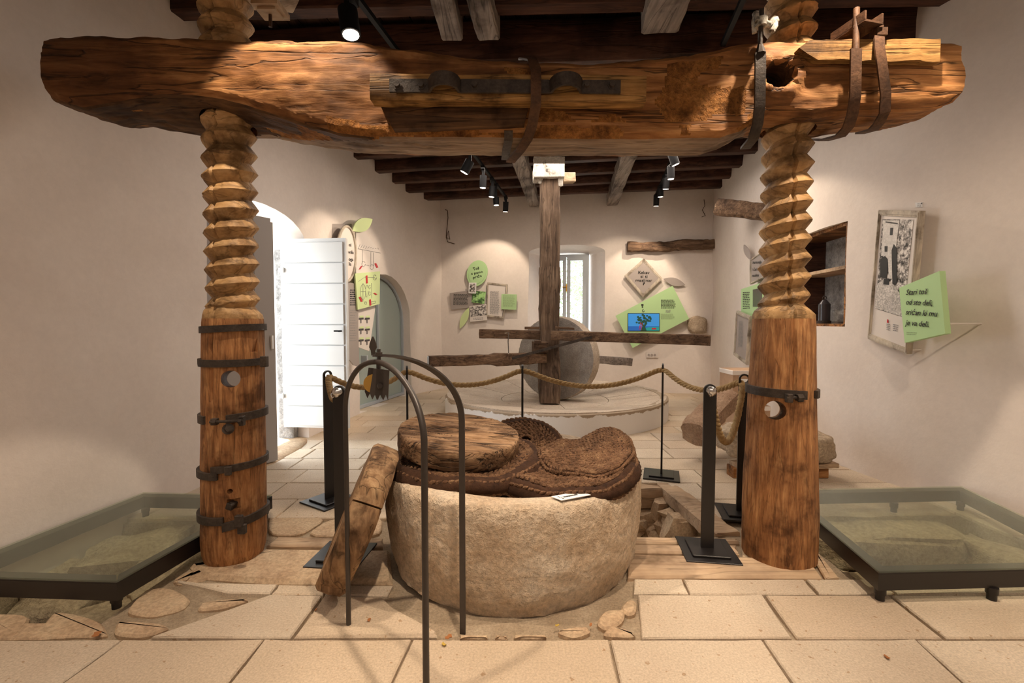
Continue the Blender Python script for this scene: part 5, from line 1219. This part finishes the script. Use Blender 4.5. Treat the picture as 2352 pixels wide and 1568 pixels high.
b = brd('text_board', BW, (1169, 692), 'small square green text board at the right of the cream frame'); board(BW, 'panel', [(1152, 675), (1187, 676), (1186, 711), (1151, 710)], M['green'], b, .075); lines(BW, b, 1155, 679, 1183, 704, 11, (0, .5), M['leafgreen'], .077)
b = brd('leaf_panel', BW, (1067, 733), 'pale green leaf-shaped panel below the taupe text board', 'panel'); board(BW, 'panel', leafshape(1077, 706, 1056, 755, 8), M['lime'], b)
# right group
b = brd('diamond_sign', BW, (1478, 638), 'diamond-shaped taupe sign reading Kakav si ti maslinar ? in a pale frame', 'sign')
board(BW, 'panel', [(1478, 597), (1515, 638), (1477, 678), (1441, 634)], M['taupe'], b, .05); frame(BW, 'f', [(1479, 593), (1522, 639), (1477, 683), (1434, 633)], .05, M['pale'], b, .055)
for s, x0, x1, y in (('Kakav', 1466, 1492, 628), ('si ti', 1471, 1487, 637), ('maslinar', 1460, 1498, 646), ('?', 1476, 1481, 654)): wtext(s, x0, y, x1, y+.5, 6.5, b, off=.056, bold=.006)
b = brd('leaf_panel', BW, (1549, 647), 'grey leaf-shaped panel beside the diamond sign', 'panel'); board(BW, 'panel', leafshape(1524, 640, 1574, 654, 9), M['taupe'], b)
b = brd('green_panel', BW, (1500, 730), 'large tilted green board with a picture screen on the back wall'); board(BW, 'panel', [(1414, 725), (1545, 656), (1583, 732), (1453, 799)], M['green'], b, .12, .02)
lines(BW, b, 1518, 689, 1552, 707, 7, off=.125); lines(BW, b, 1529, 712, 1541, 717, 3, mat=M['grey_ink'], off=.125); lines(BW, b, 1518, 721, 1550, 732, 6, mat=M['leafgreen'], off=.125)
def emblem(bm):
    for q in ([(1473, 698), (1478, 698), (1478, 702), (1473, 702)], [(1474, 703), (1477, 703), (1477, 707), (1474, 706)]): prism(bm, [BW(x, y, .124) for x, y in q], FN*.001)
    sweep(bm, [BW(1477.8+2.4*cos(a*.35), 713+2.6*sin(a*.35), .126) for a in range(15)], circ(.004, 4))
one('emblem', emblem, M['ink'], b)
sc = brd('display_screen', BW, (1478, 739), 'small lit screen showing a tree with a ladder by the sea', 'screen')
board(BW, 'bezel', [(1442, 719), (1515, 719), (1515, 760), (1442, 760)], M['lampbody'], sc, .135, .02); board(BW, 'sky_area', [(1443, 720), (1514, 720), (1514, 749), (1443, 749)], M['scr_sky'], sc, .1365, .002); board(BW, 'sea_area', [(1443, 749), (1514, 749), (1514, 759), (1443, 759)], M['scr_sea'], sc, .1365, .002)
board(BW, 'land_area', [(1476, 759), (1480, 754), (1490, 751), (1514, 750), (1514, 759)], M['scr_land'], sc, .138, .002)
def tree_pic(bm):
    random.seed(4)
    prism(bm, [BW(x, y, .139) for x, y in ((1471, 759), (1485, 759), (1482, 750), (1487, 742), (1484, 740), (1479, 746), (1472, 738), (1470, 741), (1476, 749))], FN*.001)
    for i in range(46):
        a = random.random()*2*pi; r = random.random()**.5; x, y = 1478+19*r*cos(a), 737-2+11*r*sin(a); y -= 2*(1-abs(x-1478)/20); prism(bm, [BW(u, v, .1392+.0004*i/46) for u, v in oval(x, y, 2.6, 2.1, 0, 7)], FN*.0008)
one('tree_image', tree_pic, M['scr_tree'], sc)
def lad(bm):
    for q in ([(1467, 757), (1468, 757), (1472, 740), (1471, 740)], [(1472, 758), (1473, 758), (1476, 741), (1475, 741)]): prism(bm, [BW(x, y, .1405) for x, y in q], FN*.001)
    for i in range(5): y = 743+i*3; x = 1470.4-i*.75; prism(bm, [BW(u, v, .1405) for u, v in ((x, y), (x+4, y+.4), (x+4, y+1), (x, y+.7))], FN*.001)
one('ladder_image', lad, M['scr_red'], sc); board(BW, 'button', [(1497, 753), (1507, 753), (1507, 756.5), (1497, 756.5)], M['scr_red'], sc, .1395, .001)
# boards on the left wall beyond the door
LP0 = V(-2.2, 6.4, 0); lun = V(.27, 1.5, 0).normalized(); LN = V(lun.y, -lun.x, 0); LWp = Plane(LP0+LN*.05, LN)
b = brd('grey_panel', LWp, (783, 535), 'grey rectangular panel behind the round sign, just beyond the white door'); board(LWp, 'panel', [(763, 514), (808, 514), (808, 560), (762, 560)], M['taupe'], b, .02)
b = brd('round_sign', LWp, (800, 580), 'large round cream sign partly hidden by the open white door', 'sign'); board(LWp, 'panel', oval(796, 583, 20, 62, 0), M['offwhite'], b, .12, .03)
one('rim', lambda bm: sweep(bm, [LWp(x, y, .125) for x, y in oval(796, 583, 21, 63.5, 0, 40)], circ(.018, 6), closed=True), M['pale'], b, True, 50)
for s, x0, x1, y in (('ed', 801, 806.5, 565), ('vrila', 800, 812, 582), ('oga', 801, 811, 598), ('ša', 801, 806.5, 609)): wtext(s, x0, y, x1, y+1, 8, b, pl=LWp, off=.122, bold=.006)
b = brd('leaf_panel', LWp, (832, 518), 'lime green leaf-shaped panel above the boards beside the glass arch', 'panel'); board(LWp, 'panel', leafshape(810, 530, 856, 503, 15), M['lime'], b, .14)
b = brd('diagram_board', LWp, (845, 600), 'cream board with line drawings and red labels over a lime section'); board(LWp, 'panel', [(818, 520), (840, 535), (874, 578), (871, 625), (818, 628)], M['offwhite'], b, .11); board(LWp, 'lime_section', [(816, 628), (873, 623), (872, 698), (822, 711)], M['lime'], b, .13, .02)
def sketch(bm):
    def ln_(q, o=.133): sweep(bm, [LWp(x, y, o) for x, y in q], circ(.0025, 4))
    for i in range(9): ln_([(823+i*5.5, 571-(i % 3)), (827+i*5.3, 561+i*1.4)], .113)
    ln_([(822, 571), (874, 581)], .113); ln_([(832, 573), (832, 605)], .113); ln_([(852, 579), (852, 612)], .113); ln_([(858, 580), (858, 612)], .113); ln_([(839, 608), (848, 610)], .113); ln_(oval(835, 606, 4, 6, 0, 12), .113); ln_(oval(854, 613, 4, 6, 0, 12), .113)
    ln_([(824, 646), (838, 636), (860, 637), (864, 642)]); ln_(oval(834, 670, 6, 18, 0, 16)); ln_([(834, 650), (834, 692)]); ln_([(829, 669), (840, 669)]); ln_(oval(843, 668, 3, 14, 0, 12)); ln_(oval(849, 659, 2, 4.5, 0, 10)); ln_(oval(849, 674, 2, 4.5, 0, 10)); ln_(oval(861, 637, 4, 6, 0, 10)); ln_([(853, 650), (854, 685)]); ln_([(838, 693), (842, 693), (842, 698), (838, 698), (838, 693)]); ln_([(853, 693), (862, 691), (862, 696), (853, 698)])
one('drawing', sketch, M['grey_ink'], b)
if 1:
    for (x, y, dx, dy, o) in ((826, 619, 5, -8, .114), (862, 605, 5, 10, .114), (842, 633, 1, 18, .134), (826, 682, 5, 11, .134), (859, 673, 6, 4, .134), (850, 688, 1, 14, .134)):
        one('red_tag', lambda bm: prism(bm, [LWp(x-2, y, o), LWp(x+2, y-1, o), LWp(x+dx+2, y+dy-1, o), LWp(x+dx-2, y+dy, o)], LN*.001), M['red'], b)
b = brd('text_board', LWp, (815, 720), 'tall cream text panel at the edge of the open white door'); board(LWp, 'panel', [(798, 648), (823, 652), (823, 775), (826, 842), (812, 838), (798, 820)], M['taupe'], b, .10); lines(LWp, b, 804, 666, 819, 700, 8, off=.102); lines(LWp, b, 804, 712, 819, 782, 13, mat=M['grey_ink'], off=.102, dens=.5, th=.2)
b = brd('chart_panel', LWp, (842, 750), 'cream chart panel with rows of small screw diagrams below the lime board'); board(LWp, 'panel', [(822, 700), (863, 700), (848, 806), (824, 797)], M['offwhite'], b, .07)
def chart(bm):
    for r_ in range(3):
        for c_ in range(2):
            x, y = 829+c_*14, 732+r_*25; prism(bm, [LWp(u, v, .073) for u, v in ((x-5, y-2), (x+6, y-3), (x+6, y+1), (x-5, y+2))], LN*.002); prism(bm, [LWp(u, v, .073) for u, v in ((x-1, y+2), (x+1, y+2), (x+1, y+10), (x-1, y+10))], LN*.001)
one('diagram', chart, M['scr_dark'], b)
def chart2(bm):
    for r_ in range(3):
        for c_ in range(2): x, y = 829+c_*14, 727+r_*25; prism(bm, [LWp(u, v, .073) for u, v in ((x-3, y-2), (x+6, y-3), (x+6, y+2), (x-3, y+2))], LN*.001)
one('diagram_accent', chart2, M['lime'], b)
# boards on the right wall beyond the post
RWp = Plane(V(3.15, 5.45, 0)+rn0*.05, rn0)
b = brd('leaf_panel', RWp, (1716, 578), 'grey leaf-shaped panel over the frames left of the right screw', 'panel'); board(RWp, 'panel', leafshape(1708, 562, 1723, 597, 6), M['taupe'], b)
b = brd('framed_sign', RWp, (1740, 610), 'white-framed sign reading Harmonija i čari berbe maslina behind the right screw', 'sign'); board(RWp, 'panel', [(1724, 598), (1772, 562), (1772, 628), (1724, 652)], M['taupe'], b, .05); frame(RWp, 'f', [(1722, 597), (1774, 560), (1774, 628), (1722, 653)], .035, M['pale'], b, .055)
for s, x0, x1, y in (('Harmonija', 1729, 1749, 606), ('i čari berbe', 1728, 1754, 622), ('maslina', 1728, 1743, 636)): wtext(s, x0, y, x1, y-1.5, 7, b, pl=RWp, off=.053, bold=.005, slant=.2)
b = brd('green_panel', RWp, (1735, 690), 'pale green board with a small dark screen behind the right screw'); board(RWp, 'panel', [(1702, 664), (1770, 642), (1770, 730), (1702, 748)], M['green'], b, .08, .02); lines(RWp, b, 1706, 672, 1723, 708, 10, (0, -1), off=.083)
board(RWp, 'small_screen', [(1729, 665), (1750, 660), (1750, 704), (1729, 704)], M['scr_dark'], b, .084, .003)
b = brd('framed_text', RWp, (1703, 775), 'pale-framed text sheet under the green board left of the right screw', 'frame'); board(RWp, 'sheet', [(1692, 718), (1720, 730), (1714, 830), (1688, 812)], M['taupe'], b, .13); frame(RWp, 'f', [(1691, 713), (1722, 726), (1714, 838), (1685, 815)], .04, M['pale'], b, .14); lines(RWp, b, 1697, 738, 1708, 795, 20, (-2, 2), M['grey_ink'], .134)
# big photograph and green quotation board at right
PP = Plane(V(3.0, 3.5, 0), V(-1, 0, 0)); 
b = brd('framed_photo', PP, (2050, 640), 'tall pale-framed black and white photograph of an old village lane', 'framed photo')
Q = [(2018, 482), (2112, 484), (2082, 813), (1993, 778)]
board(PP, 'sheet', Q, M['offwhite'], b, .0, .02); frame(PP, 'f', Q, .034, M['pale'], b, .012, .045)
ph = board(PP, 'print', [(2027, 503), (2098, 504), (2074, 728), (2010, 708)], M['photo'], b, .003, .004)
def pics(l, o): return lambda bm: [prism(bm, [PP(x, y, o) for x, y in q], V(-.001, 0, 0)) for q in l]
one('printed_facade', pics([[(2030, 506), (2066, 506), (2058, 570), (2056, 640), (2042, 640), (2040, 600), (2034, 586), (2024, 588)]], .005), mottled('facade_print', [(.3, (.58, .55, .52)), (.7, (.74, .71, .67))], 9, .7, 60, .1, .001, fine=.2), b)
one('printed_street', pics([[(2012, 655), (2030, 640), (2050, 650), (2078, 690), (2074, 727), (2010, 707)]], .0045), mottled('street_print', [(.3, (.45, .42, .39)), (.7, (.72, .68, .64))], 16, .7, 90, .1, .001, fine=.5), b)
one('printed_shadow', pics([[(2022, 600), (2026, 590), (2033, 588), (2039, 595), (2040, 615), (2036, 640), (2022, 636)], [(2048, 575), (2053, 560), (2060, 570), (2060, 650), (2050, 652)], [(2045, 523), (2052, 523), (2050, 540), (2044, 540)], [(2032, 565), (2039, 565), (2038, 578), (2032, 578)], [(2034, 508), (2062, 512), (2062, 515), (2034, 511)], [(2030, 640), (2042, 640), (2042, 654), (2029, 653)]], .006), M['ink'], b)
lines(PP, b, 2036, 744, 2045, 756, 4, (0, 2), M['grey_ink'], .003); lines(PP, b, 2051, 745, 2063, 758, 4, (0, 2), M['grey_ink'], .003)
one('red_mark', pics([[(2037, 741), (2041, 741), (2040, 733), (2038, 733)]], .003), M['red'], b)
for px, py, x2 in ((2088, 803, 2113),):
    one('wall_peg', lambda bm: cyl(bm, PP(px, py, .01), RPLn(x2, py), .006, seg=8) if False else cyl(bm, PP(2085, 803, -.0), PP(2085, 803, 0)+V(.14, 0, 0), .006, seg=8), M['offwhite'], b)
GL, GR = D(2078, 787, 3.40), D(2172, 765, 3.02); gx = V(GR.x-GL.x, GR.y-GL.y, 0).normalized(); gnr = V(gx.y, -gx.x, 0)
GP = Plane(GL, gnr)
b = brd('quote_board', GP, (2115, 705), 'tilted green square board with the old saying, standing off the right wall', 'sign')
board(GP, 'panel', [(2065, 661), (2158, 622), (2171, 766), (2078, 787)], M['green'], b, .0, .035)
for s, x0, y0, x1, y1 in (('Stari toš', 2082, 677, 2131, 675), ('od sto deli,', 2082, 699, 2142, 702), ('srićan ki mu', 2081, 722, 2154, 727), ('je va deli.', 2080, 746, 2134, 751)): wtext(s, x0, y0, x1, y1, 13, b, pl=GP, off=.002, slant=.22, bold=.006)
lines(GP, b, 2082, 763, 2105, 767, 2, (0, 1), M['leafgreen'], .002)
pe = GP(2165, 743, -.035); one('wall_peg', lambda bm: cyl(bm, pe, pe+V(.3, .02, .0), .006, seg=8), M['offwhite'], b)
pe2 = GP(2085, 770, -.035); one('wall_peg', lambda bm: cyl(bm, pe2, pe2+V(.2, .02, .0), .006, seg=8), M['offwhite'], b)
hit_, hn_ = on_wall(wr_, 2110, 470); PW = Plane(hit_+hn_*.005, hn_); b = root('wall_label', hit_, 'tiny white label on the wall above the framed lane photograph', 'label'); board(PW, 'sheet', [(2102, 465), (2119, 464), (2119, 475), (2103, 476)], M['white'], b, 0, .005)
lines(PW, b, 2107, 467, 2116, 467.6, 2, mat=M['ink'], off=.001); lines(PW, b, 2107, 470, 2117, 473.5, 3, mat=M['grey_ink'], off=.001); one('black_mark', lambda bm: prism(bm, [PW(x, y, .001) for x, y in ((2116.3, 465.3), (2118.3, 465.3), (2118.3, 468.2), (2117.3, 469), (2116.3, 468.2))], hn_*.0008), M['ink'], b)
# ================================================================ TRACKS AND LAMPS
def track(a, b, label): return thing('lamp_track', lambda bm: sweep(bm, [a, b], rect(.035, .035), up=(0, 0, 1)), M['lampbody'], (a+b)/2, label, 'lamp track', smooth=False)
tA0, tA1 = F(826, 2, 3.44), F(1164, 455, 3.42); dA = (tA1-tA0).normalized(); track(tA0-dA*2.6, tA1, 'left black ceiling track carrying spotlights')
tB0, tB1 = F(1705, 2, 3.44), F(1508, 445, 3.42); dB = (tB1-tB0).normalized(); track(tB0-dB*2.0, tB1, 'right black ceiling track carrying spotlights')
def trackY(a, b, px):
    lo, hi = a, b
    for _ in range(40):
        m = (lo+hi)/2; mp = 1176+m.x/((m.y)*cos(PITCH)-(m.z-H)*sin(PITCH))*FPX
        if (mp < px) == (tp_sign > 0): lo = m
        else: hi = m
    return m
def lamp(trk, px, py, tilt, r, L, label, power=0, aim=None, deg=50, blend=.35):
    """spotlight hung from its track; its lit mouth centre shows at the pixel"""
    global tp_sign
    a, b_ = trk; tp_sign = 1 if b_.x/b_.y*1 > a.x/a.y else -1
    m = trackY(a, b_, px); c = D(px, py, m.y); d = V(tilt[0], tilt[1], -1).normalized(); b = c-d*L; rt = root('spotlight', V(m.x, m.y, 3.40), label, 'spotlight', 'track spotlights')
    lb_ = one('lamp_body', lambda bm: cyl(bm, b, c, r, seg=20), M['lampbody'], rt, False, 40)
    one('reflector', lambda bm: cyl(bm, c+d*.001, c+d*.003, r*.82, seg=20), M['lampglow'], lb_)
    top = V(m.x, m.y, 3.435)
    one('adapter', lambda bm: prism(bm, [b+V(-.018, -.018, -.02), b+V(.018, -.018, -.02), b+V(.018, .018, -.02), b+V(-.018, .018, -.02)], V(0, 0, max(.03, 3.41-b.z+.03))) , M['lampbody'], rt)
    one('driver_box', lambda bm: box(bm, V(m.x, m.y, 3.395), (.05, .14, .05)), M['lampbody'], rt)
    if power:
        s = spot(c+d*.02, aim, power, deg, blend, .02); OFF[s.name] = Vector((0, 0, 0)); mm = s.matrix_basis.copy(); s.parent = rt; s.matrix_basis = Matrix.Translation(-rt.location) @ mm
    return rt
TA = (tA0-dA*2.6, tA1); TB = (tB0-dB*2.0, tB1)
lamp(TA, 806, 80, (.15, -.1), .062, .17, 'large spotlight hanging at top left above the press beam')
lamp(TA, 1066, 396, (-.55, .1), .055, .15, 'tilted spotlight nearest on the left track, just below the beam', 60, V(-2.2, 5.6, 1.6), 60)
lamp(TA, 1109, 431, (-.05, .05), .046, .16, 'second spotlight down the left track, pointing down')
lamp(TA, 1129, 452, (-.1, .05), .046, .15, 'third spotlight down the left track', 55, V(-2.1, 6.3, 1.7), 60)
lamp(TA, 1140, 471, (.05, .05), .046, .12, 'fourth spotlight down the left track')
lamp(TA, 1161, 486, (-.05, .2), .046, .16, 'farthest spotlight on the left track', 45, V(-.5, 8.9, 1.75), 75)
lamp(TB, 1552, 378, (.4, .05), .052, .15, 'tilted spotlight nearest on the right track', 80, V(3.2, 4.3, 1.3), 60)
lamp(TB, 1541, 411, (.05, .05), .046, .15, 'second spotlight down the right track, pointing down', 45, V(1.5, 5.4, 0), 60)
lamp(TB, 1529, 434, (0, .2), .046, .15, 'third spotlight down the right track', 60, V(2.0, 8.3, 1.6), 70)
lamp(TB, 1517, 452, (.05, .1), .046, .12, 'fourth spotlight down the right track')
lamp(TB, 1507, 473, (.05, .25), .046, .16, 'farthest spotlight on the right track', 45, V(2.2, 8.5, 1.3), 70)
# beam stub with plate at top left
pb2 = root('beam_stub', D(625, 15, 2.75), 'short pale beam end with a bolted plate hanging at top left', 'beam end')
rough_beam('timber', D(566, -20, 2.62)+V(0, 0, .04), D(682, -6, 2.78)+V(0, 0, .04), .34, .10, M['sill'], pb2, .006, 141, 8)
one('bolted_plate', lambda bm: (box(bm, D(622, 22, 2.72), (.15, .15, .03)), box(bm, D(622, 30, 2.72), (.10, .10, .02))), M['sill'], pb2); one('rod', lambda bm: cyl(bm, D(621, 25, 2.72), D(621, 62, 2.72), .010, seg=8), M['rust'], pb2, True, 40)
# ================================================================ LEAVES AND CRUMBS ON THE FLOOR
def leafbit(px, py, s, label, mat, sd):
    p = F(px, py, .004); random.seed(sd); a = random.random()*6; P = []
    for i in range(8):
        t = 2*pi*i/8; r = s*(1 if i % 2 else .6)*(1.5 if i in (0, 4) else .8); P.append(p+V(r*cos(t+a), r*sin(t+a), .006*random.random()))
    thing('dry_leaf', lambda bm: prism(bm, P, (0, 0, .002)), mat, p, label, 'leaf', 'dry leaves on the floor', smooth=False)
leafbit(1030, 1464, .018, 'curled orange-brown dry leaf on the mortar in front of the basin', M['dryleaf'], 1); leafbit(1020, 1481, .012, 'yellow dry leaf on the paving slab before the basin', M['yellowleaf'], 2); leafbit(848, 1424, .011, 'small brown dry leaf on the slab by the leg of the arch', M['dryleaf'], 3)
leafbit(726, 1401, .009, 'tiny brown dry leaf on the slab left of the arch leg', M['dryleaf'], 4); leafbit(1280, 1438, .011, 'pale yellow chip on the mortar in front of the basin', M['yellowleaf'], 5); leafbit(2037, 1510, .013, 'thin reddish-brown leaf on the slab at lower right', M['dryleaf'], 6); leafbit(222, 1457, .022, 'brown leaf lying on the flagstones at lower left', M['dryleaf'], 7); leafbit(1357, 1436, .010, 'dark red leaf bit between the rubble stones', M['dryleaf'], 8)
